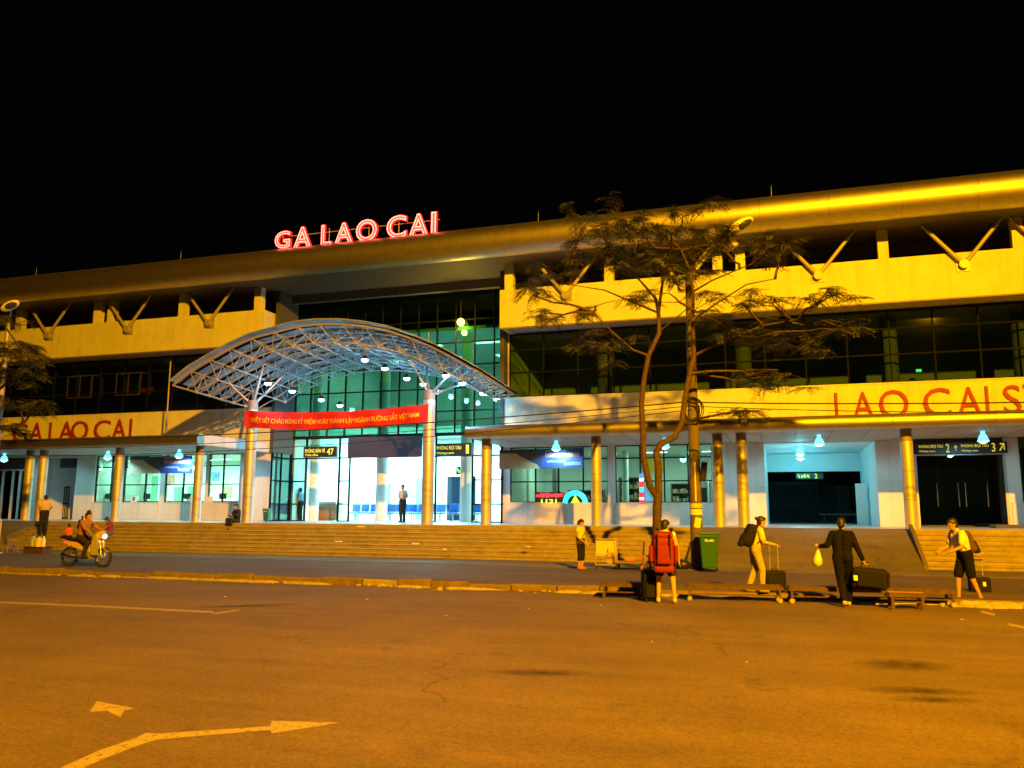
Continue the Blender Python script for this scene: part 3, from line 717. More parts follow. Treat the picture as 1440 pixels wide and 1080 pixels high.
# ---- under-canopy lamps
lp = thing('ceiling_lamp', 'bell-shaped cyan ceiling lamp under the long side canopy', 'lamp', (0, 0, 0), 'ceiling lamps under the side canopies', world=False)
MB().tube([(0, 0, 0), (0, 0, -.1), (0, 0, -.16), (0, 0, -.36)], [.07, .07, .12, .19], 16, cap=False).build('shade', M['lampshade'], lp)
MB().ellipsoid((0, 0, -.3), .15, .15, .13).build('bulb', M['lampcyan'], lp)
first = True
CY = (.30, .82, 1.0)
for q, yy, pw in ((782, 32, 480), (935, 32, 440), (1152, 32, 420), (1383, 32, 200), (253, 32, 640), (153, 32, 640), (8, 32, 400), (1600, 32, 250)):
    o = lp if first else copy_tree(lp); first = False
    o.location = (PX(q, yy, 622), yy, ZSOF-.012)
    o['label'] = 'bell-shaped cyan ceiling lamp under the side canopy '+{782: 'behind the blue banner and cyan sign', 935: 'between the forked tree and the pole', 1152: 'over the ramp head', 1383: 'before the waiting rooms sign', 253: 'beside the pale rounded canopy end', 153: 'over the ticket room window', 8: 'before the far dark glass doors', 1600: 'past the last waiting room doors'}[q]
    lamp('ceiling_lamp_light', 'SPOT', (o.location.x, yy, ZSOF-.42), pw, CY, size=.12, target=(o.location.x, yy+1.9, 0), spot=R(150), blend=.35)
for q, yy in ((1129, 37), (1129, 40), (93, 37.6)):
    o = copy_tree(lp); o.location = (PX(q, yy), yy, ZHEAD-.021)
    o['label'] = 'bell-shaped cyan ceiling lamp inside the white passage'; o['group'] = 'ceiling lamps in the passages'
    lamp('passage_lamp_light', 'POINT', (o.location.x, yy, ZHEAD-.55), 75 if q > 500 else 200, (.10, .74, .92), size=.12)

# ---- room and hall lighting: fluorescent fixtures
def fixture(name, label, grp, x, y, z, lx, ly, power, col, strength=1):
    t = thing(name, label, 'lamp', (x, y, z), grp)
    MB().box(x-lx/2, x+lx/2, y-ly/2, y+ly/2, z-.06, z).build('housing', M['white'], t)
    MB().box(x-lx/2+.02, x+lx/2-.02, y-ly/2+.02, y+ly/2-.02, z-.075, z-.061).build('tube', M['tubelight'], t)
    lamp('fluorescent_light', 'AREA', (x, y, z-.1), power, col, size=(lx, ly), target=(x, y+.01, z-2))
MINT = (.48, 1.0, .74); HALL = (.40, .96, 1.0)
for xx in lin(W(120), W(330), 3.0): fixture('ceiling_light', 'mint fluorescent light in the bright ticket room', 'ticket room lights', xx, 37.8, ZHEAD-.002, 1.3, .3, 520, MINT)
for xx in (W(760), W(905), W(1000)): fixture('ceiling_light', 'green fluorescent light in the dim shop behind the windows', 'shop lights', xx, 38.5, ZHEAD-.002, 1.2, .3, 80, (.55, 1.0, .72))
for xx in (XM-3.6, XM, XM+3.6):
    for yy in (39.6, 43.5): fixture('hall_light', 'wide ceiling light high in the entrance hall', 'hall lights', xx, yy, ZH-.002, 1.8, .8, 30, HALL)
for xx in (XM-3.8, XM+.3, XM+4.2): fixture('gallery_light', 'ceiling light under the gallery of the entrance hall', 'gallery lights', xx, 43.6, PZ(600, 600, 40)-.002, 1.8, .5, 1800, HALL)
# yellow globe lamp behind the tall glass
gl = thing('globe_lamp', 'glowing yellow globe lamp hung before the tall glass beside the cream fascia', 'lamp', P(648, 453, Y=YE-.24))
p = P(648, 453, Y=YE-.24); MB().ellipsoid(p, .19, .19, .19).build('globe', M['lampyellow'], gl)
MB().tube([p+V((0, 0, .17)), V((p.x, p.y, ZROOF))], .02, 6).build('stem', M['blackp'], gl)
lamp('globe_lamp_light', 'POINT', p+V((0, 0, -.42)), 300, (1, .62, .04), size=.15)
for q, y_ in ((1100, 453), (403, 457), (1292, 521)):
    p = P(q, y_, Y=40 if q > 500 else 43); MB_ = MB().cbox(p, .22, .05, .12)
    tag(MB_.build('exit_light', M['exit']), {1100: 'small green exit light seen through foliage behind dark glass', 403: 'small green exit light in the dark attic over the arched canopy', 1292: 'tiny green light low behind dark glass above red letters'}[q], 'exit light')
p = P(207, 549, Y=37); place_strokes('red_led_sign', p.x-.35, p.x+.4, p.z-.12, p.z+.18, 37, M['ledred'], None)
tag(bpy.data.objects['red_led_sign'], 'red lit lettering glowing behind the dark upper windows', 'sign')
# opened casements and a thin flagpole on the far wing
for q0, q1, a, b in ((95, 129, 530, 560), (163, 197, 526, 556)):
    y = YG-.35; x0, x1 = PX(q0, y, 545), PX(q1, y, 545); z0, z1 = PZ(q0, b, y), PZ(q0, a, y); f = MB()
    for xx in (x0, (x0+x1)/2, x1): f.box(xx-.025, xx+.025, y-.02, y+.02, z0, z1)
    for zz in (z0, z1): f.box(x0, x1, y-.024, y+.024, zz-.025, zz+.025)
    f.bar((x0, y, z1), (x0, YG, z1+.03), .03).bar((x1, y, z1), (x1, YG, z1+.03), .03)
    f.build('open_casement', M['panelbrown'], ST)
a = P(240, 508, Y=33.2); b = P(233, 592, Y=33.2)
tag(MB().tube([(a.x, 33.2, b.z-.6), (a.x, 33.2, a.z)], [.045, .03], 8).build('flagpole', M['steel']), 'thin pale flagpole standing on the side canopy', 'flagpole')

# ------------------------------------------------------------------ high-mast sodium floodlight of the square
LX, LY, LZ = 13.0, -9.0, 20.0
hm = thing('high_mast_light', 'tall steel mast with sodium floodlights over the station square', 'street lamp', (LX, LY, 0))
MB().tube([(LX, LY, 0), (LX, LY, LZ+.6)], [.22, .1], 12).build('mast', M['steel'], hm)
MB().box(LX-1.1, LX+1.1, LY-.06, LY+.06, LZ+.35, LZ+.47).build('crossbar', M['steel'], hm)
SOD = (1.0, .40, .002)
tg = V((-9, 27, 4))
for dxx in (-.9, 0, .9):
    c = V((LX+dxx, LY+.25, LZ)); q = (tg-c).to_track_quat('-Z', 'Y'); b = MB(); b.M = Matrix.Translation(c) @ q.to_matrix().to_4x4()
    b.box(-.3, .3, -.25, .25, 0, .3); hd = b.build('floodlight', M['blackp'], hm)
    b = MB(); b.M = Matrix.Translation(c) @ q.to_matrix().to_4x4(); b.box(-.27, .27, -.22, .22, -.012, -.001); b.build('lens', M['sodium'], hd)
lamp('high_mast_flood', 'SPOT', (LX, LY+.45, LZ-.2), 205000, SOD, hm, size=.35, target=tg, spot=R(100), blend=1.0)

# ------------------------------------------------------------------ arched entrance canopy (space frame)
YA = 28.8
EC = thing('entrance_canopy', 'arched steel space-frame canopy with pale roof sheets over the main entrance', 'canopy', (XM, YC, ZP))
UPX = [(243, 542), (268, 522), (295, 506), (323, 490), (353, 476), (385, 467.5), (417, 459.5), (448, 456), (482, 456), (512.5, 459), (547, 465.5), (578, 476), (609, 488.5), (641, 505), (673, 523)]
LPX = [(276, 551), (305, 534), (328, 518), (354, 505), (382.5, 494), (412, 487), (440, 482), (470, 481.5), (500, 482.5), (532, 487), (562, 495), (591, 506), (621, 518.5), (649, 534)]
up = [P(a, b, Y=YA) for a, b in UPX]; BAY = .86; lo = [P(a, b, Y=YA+BAY/2) for a, b in LPX]
ybk = up[0].x/(PX(345, 1.0, 572)); DZ = (up[0].z-PZ(345, 572, ybk))/(ybk-YA); NB = 7
def un(i, j): return V((up[i].x, YA+BAY*j, up[i].z-DZ*BAY*j))
def ln(i, j): return V((lo[i].x, YA+BAY*(j+.5), lo[i].z-DZ*BAY*j))
def ok(p): return abs(p.x-XM) < uIN-.35 or p.y < YF-.25
tb = lambda b, p, q, r: b.tube([p, q], r, 6, cap=False) if ok(p) and ok(q) else None
fc, uc, lc, wb = MB(), MB(), MB(), MB()
for i in range(len(up)):
    for j in range(NB+1):
        if i+1 < len(up): tb(fc if j == 0 else uc, un(i, j), un(i+1, j), .046 if j == 0 else .03)
        if j < NB: tb(uc, un(i, j), un(i, j+1), .03 if 0 < i < len(up)-1 else .042)
for i in range(len(lo)):
    for j in range(NB):
        if i+1 < len(lo): tb(lc, ln(i, j), ln(i+1, j), .031)
        if j+1 < NB: tb(lc, ln(i, j), ln(i, j+1), .031)
        for di in (0, 1):
            for dj in (0, 1): tb(wb, ln(i, j), un(i+di, j+dj), .021)
fc.build('front_chord', M['steel'], EC); uc.build('upper_chord', M['steel'], EC); lc.build('lower_chord', M['steel'], EC)
tag(wb.build('web_members', M['steel'], EC), kind='stuff')
nb = MB()
for i in range(len(lo)):
    for j in range(NB):
        if ok(ln(i, j)): nb.ellipsoid(ln(i, j), .075, .075, .075, n=8, m=5)
tag(nb.build('ball_nodes', M['steel'], EC), kind='stuff')
for i in range(len(up)-1):          # roof sheets, one per bay of the arch
    sh = MB()
    for j in range(NB):
        q = [un(i, j), un(i+1, j), un(i+1, j+1), un(i, j+1)]
        if not all(ok(p) for p in q): continue
        o = V((0, 0, .16)); d = V((0, 0, .03)); e = (q[1]-q[0])*.01
        q = [q[0]+e, q[1]-e, q[2]-e, q[3]+e]
        if j == 0: q[0] = q[0]+V((0, -.25, 0)); q[1] = q[1]+V((0, -.25, 0))
        sh.add([p+o for p in q]+[p+o+d for p in q], [(0, 3, 2, 1), (4, 5, 6, 7), (0, 1, 5, 4), (1, 2, 6, 5), (2, 3, 7, 6), (3, 0, 4, 7)])
    if sh.v: sh.build('roof_sheet', M['sheet'], EC)
for j in range(NB*1):               # dark purlins carrying the sheets
    pts = [un(i, j)+V((0, BAY*.5, .1-DZ*BAY*.5)) for i in range(len(up))]
    pts = [p for p in pts if ok(p)]; MB().tube(pts, .05, 6).build('purlin', M['mullion'], EC)
for q, yt in ((348, 577), (601, 563)):
    xx = PX(q, YC); top = PZ(q+6, yt, YC); c = column(xx, top+.42, .235, EC)
    tp = V((xx, YC, top+.2))
    for sx_ in (-1.15, 1.15):
        for sy in (-.9, .9):
            t = min((ln(i, j) for i in range(len(lo)) for j in range(NB)), key=lambda p: (p-V((xx+sx_, YC+sy, p.z))).length)
            MB().tube([tp, t], [.06, .04], 8).build('branch_strut', M['steel'], c)
a = P(603, 467, Y=30); tag(MB().tube([(a.x, 30, a.z-.9), (a.x, 30, a.z)], .018, 6).build('lightning_rod', M['steel']), 'thin lightning rod on top of the arched canopy', 'lightning rod')
# floodlights under the arch: three rows running back
fl = thing('canopy_floodlight', 'blue-white round floodlight under the arched entrance canopy', 'floodlight', (0, 0, 0), 'floodlights under the arched canopy', world=False)
MB().tube([(0, 0, .1), (0, 0, 0), (0, 0, -.08)], [.06, .13, .17], 14).build('housing', M['blackp'], fl)
MB().ellipsoid((0, 0, -.10), .14, .14, .08).build('lens', M['lampblue'], fl)
first = True
for row in (((513, 506), (541, 518), (572, 532), (595, 540)), ((377, 539), (411, 550), (452, 562), (478, 570)), ((627, 528), (650, 539), (679, 553), (698, 561))):
    xr = PX(row[0][0], 29.9, row[0][1])
    for q, yy in row:
        yv = xr/PX(q, 1.0, yy); o = fl if first else copy_tree(fl); first = False
        o.location = (xr, yv, PZ(q, yy, yv)+.09)
        lamp('canopy_flood_light', 'POINT', (xr, yv, o.location.z-.24), 95, (.16, .55, 1.0), size=.12); lamp('canopy_flood_beam', 'SPOT', (xr, yv, o.location.z-.24), 130, (.30, .66, 1.0), size=.12, target=(xr, yv+1.5, 0), spot=R(130), blend=.6)
        MB().tube([(0, 0, .1), (0, 0, .5)], .015, 6).build('hanger', M['steel'], o)

# red banner between the portico columns
bn = thing('banner', 'red cloth banner with yellow slogan strung between the portico columns', 'banner', P(470, 600, Y=YC-.35))
yb = YC-.36; bl, br_ = P(343, 577, Y=yb), P(602, 568, Y=yb); bl2, br2 = P(343, 600.5, Y=yb), P(602, 593, Y=yb)
def bpt(u, v):                                # u along, v from bottom 0 to top 1
    t = bl.lerp(br_, u); b0 = bl2.lerp(br2, u); sag = -.20*4*u*(1-u)
    p = b0.lerp(t, v); return V((p.x, p.y+.045*math.sin(u*31+v*2)+.03*math.sin(u*67), p.z+sag*(.95 if v > .5 else 1.0)))
g = MB(); n1, n2 = 60, 6; vs = []; fs = []
for o_ in (0, .012):
    for j in range(n2+1):
        for i in range(n1+1): vs.append(bpt(i/n1, j/n2)+V((0, o_, 0)))
k_ = (n1+1)*(n2+1)
for j in range(n2):
    for i in range(n1):
        a = j*(n1+1)+i; fs += [(a, a+1, a+n1+2, a+n1+1), (k_+a+n1+1, k_+a+n1+2, k_+a+1, k_+a)]
g.add(vs, fs, True).build('cloth', M['red'], bn)
me = text_mesh('NHIỆT LIỆT CHÀO MỪNG KỶ NIỆM NGÀY THÀNH LẬP NGÀNH ĐƯỜNG SẮT VIỆT NAM', 1, .004, .01)
mx = max(v.co.x for v in me.vertices); mn = min(v.co.y for v in me.vertices); my = max(v.co.y for v in me.vertices)
for v in me.vertices:
    u = .035+.92*v.co.x/mx; q = bpt(u, .25+.48*(v.co.y-mn)/(my-mn)); v.co = q+V((0, -.02-v.co.z, 0))
mesh_obj('lettering', me, M['yellowtext'], bn)
for p, q in ((bl, -.3), (br_, .3)): MB().tube([p, p+V((q*.2, .2, .1))], .01, 5).build('tie', M['steel'], bn)

# advertising banners hung between the columns
def ad(label, px0, px1, t0, t1, b0, b1, y, seed):
    a, b = P(px0, t0, Y=y), P(px1, t1, Y=y); c, d = P(px0, b0, Y=y), P(px1, b1, Y=y); rr = random.Random(seed)
    t = thing('advertising_banner', label, 'banner', c); W_ = b.x-a.x
    def pt(u, v): return c.lerp(d, u).lerp(a.lerp(b, u), v)
    def poly(pts, dy): return [pt(u, v)+V((0, dy, 0)) for u, v in pts]
    def plate(name, pts, dy, m, par):
        p = poly(pts, dy); n = len(p); k = [q+V((0, .012, 0)) for q in p]
        return MB().add(p+k, [list(range(n)), [n+i for i in range(n)][::-1]]+[(i, n+i, n+(i+1) % n, (i+1) % n) for i in range(n)]).build(name, m, par, fix=True)
    bd = plate('board', [(0, 0), (1, 0), (1, 1), (0, 1)], 0, mat('navy_print', (.05, .06, .22), .5, var=.2, scale=3), t)
    plate('picture_print', [(0, 0), (.5, 0), (.46, .2), (.36, .42), (.2, .8), (0, .82)], -.014, mat('tan_print', (.62, .42, .2), .6, var=.3, scale=7), bd)
    plate('picture_print', [(.03, .84), (.22, .84), (.4, .45), (.5, .3), (.52, .55), (.42, .92), (.2, .97)], -.016, mat('dark_picture_print', (.10, .07, .07), .6, var=.6, scale=9), bd)
    g = MB(); h = MB()
    for (v0, v1, u0, u1, tgt) in ((.55, .78, .56, .95, h), (.84, .93, .56, .8, g), (.3, .4, .58, .78, g), (.12, .3, .78, .96, g)):
        u = u0
        while u < u1:
            w_ = rr.uniform(.008, .02); p = poly([(u, v0+rr.uniform(0, .03)), (u+w_*.7, v0), (u+w_*.7, v1), (u, v1-rr.uniform(0, .06))], -.013); tgt.add(p, [(0, 1, 2, 3)]); u += w_*1.25
    h.build('lettering', mat('orange_print', (.75, .22, .08), .5), bd); g.build('lettering', mat('pale_print', (.6, .55, .5), .5), bd)
    for u in (.02, .98): MB().tube([pt(u, 1), V((pt(u, 1).x, y, ZSOF))], .012, 5).build('hanger', M['steel'], t)
ad('dark blue advertising banner in front of the bright ticket room', 183, 270, 642, 641, 666, 665.5, 32.6, 1)
ad('dark blue advertising banner above the glowing cyan sign', 702, 820, 633, 629.5, 660, 657.5, 32.6, 2)

# LED signs in the shop windows
y = YW-.08
t = thing('led_sign', 'red and green lit sign low in the shop window', 'sign', P(772, 705, Y=y))
a, b = P(754, 700, Y=y), P(791, 693, Y=y)
rr = random.Random(5); g = MB(); xx = a.x
while xx < b.x: w_ = rr.uniform(.03, .07); g.box(xx, xx+w_, y-.02, y, a.z+rr.uniform(0, .05), b.z-rr.uniform(0, .08)); xx += w_*1.15
g.build('red_letters', M['ledred'], t)
place_text('green_letters', '1121', (PX(761, y), y-.01, PZ(770, 707.5, y)), PX(783, y)-PX(761, y), PZ(770, 702, y)-PZ(770, 707.5, y), M['ledgreen'], t, .01, .02)
MB().box(a.x-.05, b.x+.05, y+.001, y+.03, PZ(770, 708, y), b.z+.03).build('board', M['blackp'], t)
t = thing('led_arch', 'cyan fan-shaped lit sign low in the shop window', 'sign', P(810, 707, Y=y)); c = P(809, 707.5, Y=y); rr_ = (PX(827, y)-PX(792, y))/2
for k in range(15):
    an = math.pi*(k+.5)/15; d = V((math.cos(an), 0, math.sin(an)))
    MB().bar(c+d*rr_*.62+V((0, -.02, 0)), c+d*rr_+V((0, -.02, 0)), .04, .11).build('ray', M['ledcyan'], t)
MB().prism([(c.x-.2, c.z), (c.x+.2, c.z), (c.x, c.z+.34)], 'y', y-.03, y).build('centre', M['ledgreen'], t)
MB().prism([(c.x+rr_*math.cos(q)*1.04, c.z-.01+rr_*math.sin(q)*1.04) for q in [math.pi*i/14 for i in range(15)]], 'y', y+.001, y+.02).build('board', M['blackp'], t)
t = thing('led_pole_sign', 'red white and blue lit sign behind the tree trunk', 'sign', P(903, 705, Y=y))
for k, (y0_, y1_, mm) in enumerate(((707, 703, 'ledred'), (703, 699, 'ledwhite'), (699, 692, 'ledred'), (692, 685, 'ledcyan'), (685, 677, 'ledred'), (677, 672, 'ledwhite'), (672, 666, 'ledblue'))):
    MB().box(PX(900, y), PX(906, y), y-.05, y, PZ(903, y0_, y), PZ(903, y1_, y)-.01).build('stripe', M[mm], t)
MB().prism([(PX(907, y), PZ(907, 687, y)), (PX(916, y), PZ(912, 703, y)), (PX(910, y), PZ(912, 705, y))], 'y', y-.04, y).build('tail', M['ledblue'], t)
t = thing('yellow_notice', 'yellow notice board hanging inside the shop window behind the trunk', 'notice', P(922, 655, Y=36))
MB().box(PX(911, 36), PX(936, 36), 36, 36.03, PZ(922, 665, 36), PZ(922, 644, 36)).build('board', mat('yellow_board', (.75, .5, .05), .6, emit=(1, .6, .05), estr=.25), t)
MB().tube([(PX(922, 36), 36.015, PZ(922, 644, 36)), (PX(922, 36), 36.015, ZHEAD)], .01, 5).build('hanger', M['blackp'], t)

# ---- furniture in the hall
def seat_row(x, y, n, lab):
    t = thing('seat_row', lab, 'seats', (x, y, ZP), 'blue seat rows in the entrance hall', world=False)
    for i in range(n):
        xx = i*.56
        MB().box(xx+.02, xx+.52, -.22, .22, .40, .45).build('seat', M['blue'], t, bevel=.015)
        b = MB(); b.M = Matrix.Translation((xx+.27, .25, .68)) @ Euler((R(-12), 0, 0)).to_matrix().to_4x4(); b.box(-.25, .25, -.02, .02, -.22, .22); b.build('backrest', M['blue'], t, bevel=.012)
    MB().box(0, n*.56, -.03, .03, .34, .395).build('rail', M['frame'], t)
    for xx in (.3, n*.56-.3): MB().box(xx-.03, xx+.03, -.25, .25, 0, .04).box(xx-.025, xx+.025, -.03, .03, .04, .339).build('leg', M['frame'], t)
L_ = 'row of linked blue plastic seats inside the bright entrance'
for q, yy, n in ((492, 41.5, 5), (535, 41.6, 3), (493, 43.4, 5), (572, 42, 4), (575, 43.6, 4)): seat_row(PX(q, yy), yy, n, L_)
for q, yy, n in ((629, 40.2, 2), (650, 40.5, 2)): seat_row(PX(q, yy), yy, n, 'short row of linked blue seats behind the waiting room door')
t = thing('counter', 'white ticket counter with pale wooden front inside the entrance', 'counter', (PX(455, 39.5), 39.5, ZP))
MB().box(PX(428, 39.5), PX(476, 39.5), 39.2, 39.9, ZP, ZP+.95).build('body', M['white'], t)
MB().box(PX(448, 39.1), PX(474, 39.1), 39.12, 39.195, ZP+.05, ZP+.85).build('front_panel', M['wood'], t)
MB().box(PX(426, 39.5), PX(478, 39.5), 39.05, 39.95, ZP+.951, ZP+1.0).build('top', M['white'], t)
for q, yy, lab in ((386, 38.2, 'white notice board inside the glass beside the dark desk'), (412, 38.2, 'white notice board inside the glass next to the ticket door'), (455, 40.6, 'white notice board hung over the ticket counter')):
    t = thing('notice_board', lab, 'notice board', P(q, 670, Y=yy)); x0, x1 = PX(q-8.5, yy), PX(q+8.5, yy); z0, z1 = PZ(q, 674, yy), PZ(q, 655, yy)
    MB().box(x0, x1, yy, yy+.04, z0, z1).build('board', M['white'], t); MB().box(x0-.04, x1+.04, yy+.041, yy+.07, z0-.04, z1+.04).build('frame', M['frame'], t)
    MB().box((x0+x1)/2-.03, (x0+x1)/2+.03, yy+.071, yy+.1, ZP, z0+.2).build('post', M['frame'], t)
t = thing('desk', 'dark ticket desk with monitor behind the corner glass', 'desk', (PX(408, 38), 38, ZP))
MB().box(PX(402, 38), PX(422, 38), 37.7, 38.3, ZP+.7, ZP+.78).build('top', M['blackp'], t)
for q in (403, 421): MB().box(PX(q, 38)-.04, PX(q, 38)+.04, 37.75, 38.25, ZP, ZP+.699).build('leg', M['blackp'], t)
MB().box(PX(406, 38), PX(416, 38), 37.95, 38.0, ZP+.85, ZP+1.25).box(PX(411, 38)-.03, PX(411, 38)+.03, 37.96, 37.99, ZP+.78, ZP+.85).build('monitor', M['blackp'], t)
# ticket room: doors and counters seen through the windows
for q0, q1, y0_, y1_ in ((202, 218, 670, 706), (243, 253, 685, 706), (178, 186, 684, 706), (262, 268, 684, 704)):
    MB().box(PX(q0, 40.4), PX(q1, 40.4), 40.4, 40.48, ZP, PZ(q0, y0_, 40.4)).build('inner_door', mat('green_inner_door', (.12, .30, .22), .5), ST)
MB().box(W(135), W(330), 36.6, 37.2, ZP+.9, ZP+1.0).build('ticket_counter', M['wood'], ST)
t = thing('ticket_notice', 'white printed notice stuck in the ticket window', 'notice', P(186, 700, Y=YW-.02)); MB().box(PX(182, YW), PX(190.5, YW), YW+.03, YW+.04, PZ(186, 706, YW), PZ(186, 697, YW)).build('sheet', M['white'], t)
MB().box(PX(184.5, YW), PX(188, YW), YW+.026, YW+.029, PZ(186, 704, YW), PZ(186, 699, YW)).build('print', mat('blue_print', (.05, .15, .4), .5), t)
for q0, q1, lab in ((265, 274, 'white sheet in the ticket window beside the column'), (289, 298, 'white sheet in the ticket window corner')):
    tag(MB().box(PX(q0, YW), PX(q1, YW), YW+.03, YW+.04, PZ(q0, 708, YW), PZ(q0, 698, YW)).build('paper_notice', M['white']), lab, 'notice')

# ------------------------------------------------------------------ pole, bin, cables
def lathe_tag(): pass
YPO = 25.6
pp = P(980, 801, Z=ZS); pxx = pp.x
po = thing('utility_pole', 'concrete utility pole with cable coil and pasted notices beside the green bin', 'pole', (pxx, YPO, ZS))
pt = PZ(977, 372, YPO)
MB().tube([(pxx, YPO, ZS), (pxx, YPO, pt)], [.19, .12], 16).build('shaft', M['concrete'], po)
b = MB(); rc = random.Random(4); zc = PZ(978, 578, YPO)
for k in range(7):
    c = V((pxx+rc.uniform(-.05, .05), YPO-.2+rc.uniform(-.06, .06), zc+rc.uniform(-.06, .06))); r0 = rc.uniform(.2, .32); tl = rc.uniform(-.5, .5)
    b.tube([c+V((r0*math.cos(a), tl*.2*math.sin(a*1.0), r0*math.sin(a)*1.15)) for a in [2*math.pi*i/18 for i in range(19)]], .016, 5, cap=False)
b.build('cable_coil', M['rubber'], po)
z0, z1 = PZ(988, 676, YPO), PZ(988, 650, YPO)
MB().cbox((pxx+.27, YPO-.05, (z0+z1)/2), .18, .25, z1-z0, (0, .12, 0)).build('junction_box', M['blackp'], po, bevel=.02)
for (ya, yb_, wd, off) in ((708, 714, .30, 0), (716, 724, .30, 0), (728, 742, .2, .06)):
    z0, z1 = PZ(980, yb_, YPO), PZ(980, ya, YPO)
    if off: b = MB(); b.M = Matrix.Translation((pxx+off, YPO-.205, (z0+z1)/2)) @ Euler((0, .2, 0)).to_matrix().to_4x4(); b.box(-.09, .09, -.004, .004, -(z1-z0)/2, (z1-z0)/2); b.build('pasted_notice', M['white'], po)
    else: MB().tube([(pxx, YPO, z0), (pxx, YPO, z1)], .187, 16).build('pasted_notice', M['yellowtext'] if ya == 708 else M['white'], po)
MB().tube([(pxx+.02, YPO-.19, PZ(980, 705, YPO)), (pxx+.02, YPO-.18, PZ(980, 650, YPO))], .025, 6).build('conduit', M['white'], po)
a0 = V((pxx, YPO, pt-.3)); a1 = P(1036, 326, Y=YPO-.8)
MB().tube([a0, a0.lerp(a1, .4)+V((0, 0, .25)), a1], [.05, .045, .04], 8).build('lamp_arm', M['steel'], po)
hd = P(1042, 316, Y=YPO-.9); q = Euler((R(-20), R(-28), R(15)))
MB().ellipsoid(hd, .42, .22, .14, q).build('lamp_head', M['white'], po)
MB().ellipsoid(hd+q.to_matrix() @ V((.06, -.04, -.07)), .27, .17, .09, q).build('lamp_glass', mat('unlit_lamp_glass', (.05, .05, .05), .1), po)
hd2 = P(1027, 347, Y=YPO-.3); MB().ellipsoid(hd2, .26, .12, .13, Euler((0, R(-20), 0))).build('ballast_box', M['steel'], po)
# second street lamp head at the edge of the other tree
lx = PX(-14, YPO); lh = P(14, 430, Y=YPO-.7)
l2 = thing('street_lamp', 'grey street lamp with unlit oval head rising out of the bushy tree', 'street lamp', (lx, YPO, ZS))
MB().tube([(lx, YPO, ZS), (lx, YPO, lh.z-.5)], [.15, .09], 12).build('shaft', M['steel'], l2)
MB().tube([(lx, YPO, lh.z-.5), (lx+.3, YPO-.2, lh.z-.1), lh], .045, 8).build('lamp_arm', M['steel'], l2)
MB().ellipsoid(lh, .42, .22, .14, q).build('lamp_head', M['white'], l2); MB().ellipsoid(lh+q.to_matrix() @ V((.06, -.04, -.07)), .27, .17, .09, q).build('lamp_glass', mat('unlit_glass', (.05, .05, .05), .1), l2)

def cable(p, q, sag, r=.014):
    pts = []
    for i in range(25):
        t = i/24; a = p.lerp(q, t); a = a+V((0, 0, -sag*4*t*(1-t))); pts.append(a)
    return MB().tube(pts, r, 5, cap=False)
zc2 = PZ(978, 572, YPO)
labs = ['upper overhead cable running from pole past the red fascia letters', 'lower overhead cable running from pole past the red fascia letters', 'thick overhead cable from pole towards the entrance canopy', 'thin overhead cable from pole towards the entrance canopy', 'lowest overhead cable from pole towards the entrance canopy']
for k, (dz, far, sg) in enumerate(((.12, V((24, YPO, zc2+.1)), .35), (0, V((24, YPO+.2, zc2-.05)), .5), (.15, V((-46, YPO, zc2+.1)), .6), (.02, V((-46, YPO+.15, zc2-.1)), .75), (-.1, V((-46, YPO-.1, zc2-.2)), .95))):
    tag(cable(V((pxx, YPO-.15, zc2+dz)), far, sg, .02 if k in (0, 2) else .013).build('overhead_cable', M['rubber']), labs[k], 'cable')

def wheelie_bin(xx, yy, zz, s, label, rz=0):
    t = thing('wheelie_bin', label, 'bin', (xx, yy, zz), world=False, rz=rz)
    b = MB(); w0, w1, h = .23*s, .28*s, .92*s
    b.add([(-w0, -w0, .08*s), (w0, -w0, .08*s), (w0, w0, .08*s), (-w0, w0, .08*s), (-w1, -w1*1.1, h), (w1, -w1*1.1, h), (w1, w1*1.1, h), (-w1, w1*1.1, h)], [(0, 3, 2, 1), (4, 5, 6, 7), (0, 1, 5, 4), (1, 2, 6, 5), (2, 3, 7, 6), (3, 0, 4, 7)])
    b.build('body', M['green'], t, bevel=.02*s)
    MB().box(-.31*s, .31*s, -.34*s, .34*s, h+.002, h+.06*s).build('lid', M['green'], t, bevel=.02*s)
    MB().box(-.30*s, .30*s, -.335*s, -.30*s, h-.06*s, h).build('rim', M['green'], t)
    for sx_ in (-1, 1): MB().tube([(sx_*.2*s, .25*s, .1*s), (sx_*.26*s, .25*s, .1*s)], .1*s, 14).build('wheel', M['rubber'], t)
    MB().tube([(-.2*s, .36*s, h-.02), (.2*s, .36*s, h-.02)], .018*s, 8).build('handle', M['green'], t)
    b = MB(); rr = random.Random(2)
    for i in range(7): b.box(-.14*s+i*.04*s, -.11*s+i*.04*s, -.312*s, -.306*s, h-.17*s, h-.17*s+rr.uniform(.03, .06)*s)
    b.build('printed_mark', M['white'], t); t.scale = (.82, .82, 1)
bp_ = P(997, 804, Z=ZS); wheelie_bin(bp_.x, bp_.y+.3, ZS, 1.12, 'tall green wheeled bin beside the concrete utility pole', R(8))
bp_ = P(375, 737.5, Y=33.5); wheelie_bin(bp_.x, 33.5, ZP, .62, 'small green bin on the platform inside the entrance column', R(5))
t = thing('rubbish_bag', 'black rubbish bag slumped at the foot of the utility pole', 'bag', (pxx-.45, YPO-.2, ZS))
MB().ellipsoid((pxx-.42, YPO-.25, ZS+.13), .24, .2, .17).ellipsoid((pxx-.55, YPO-.2, ZS+.22), .1, .1, .12).build('sack', M['blackp'], t)
MB().tube([(pxx-.55, YPO-.2, ZS+.3), (pxx-.54, YPO-.2, ZS+.4)], [.03, .06], 8).build('knot', M['blackp'], t)

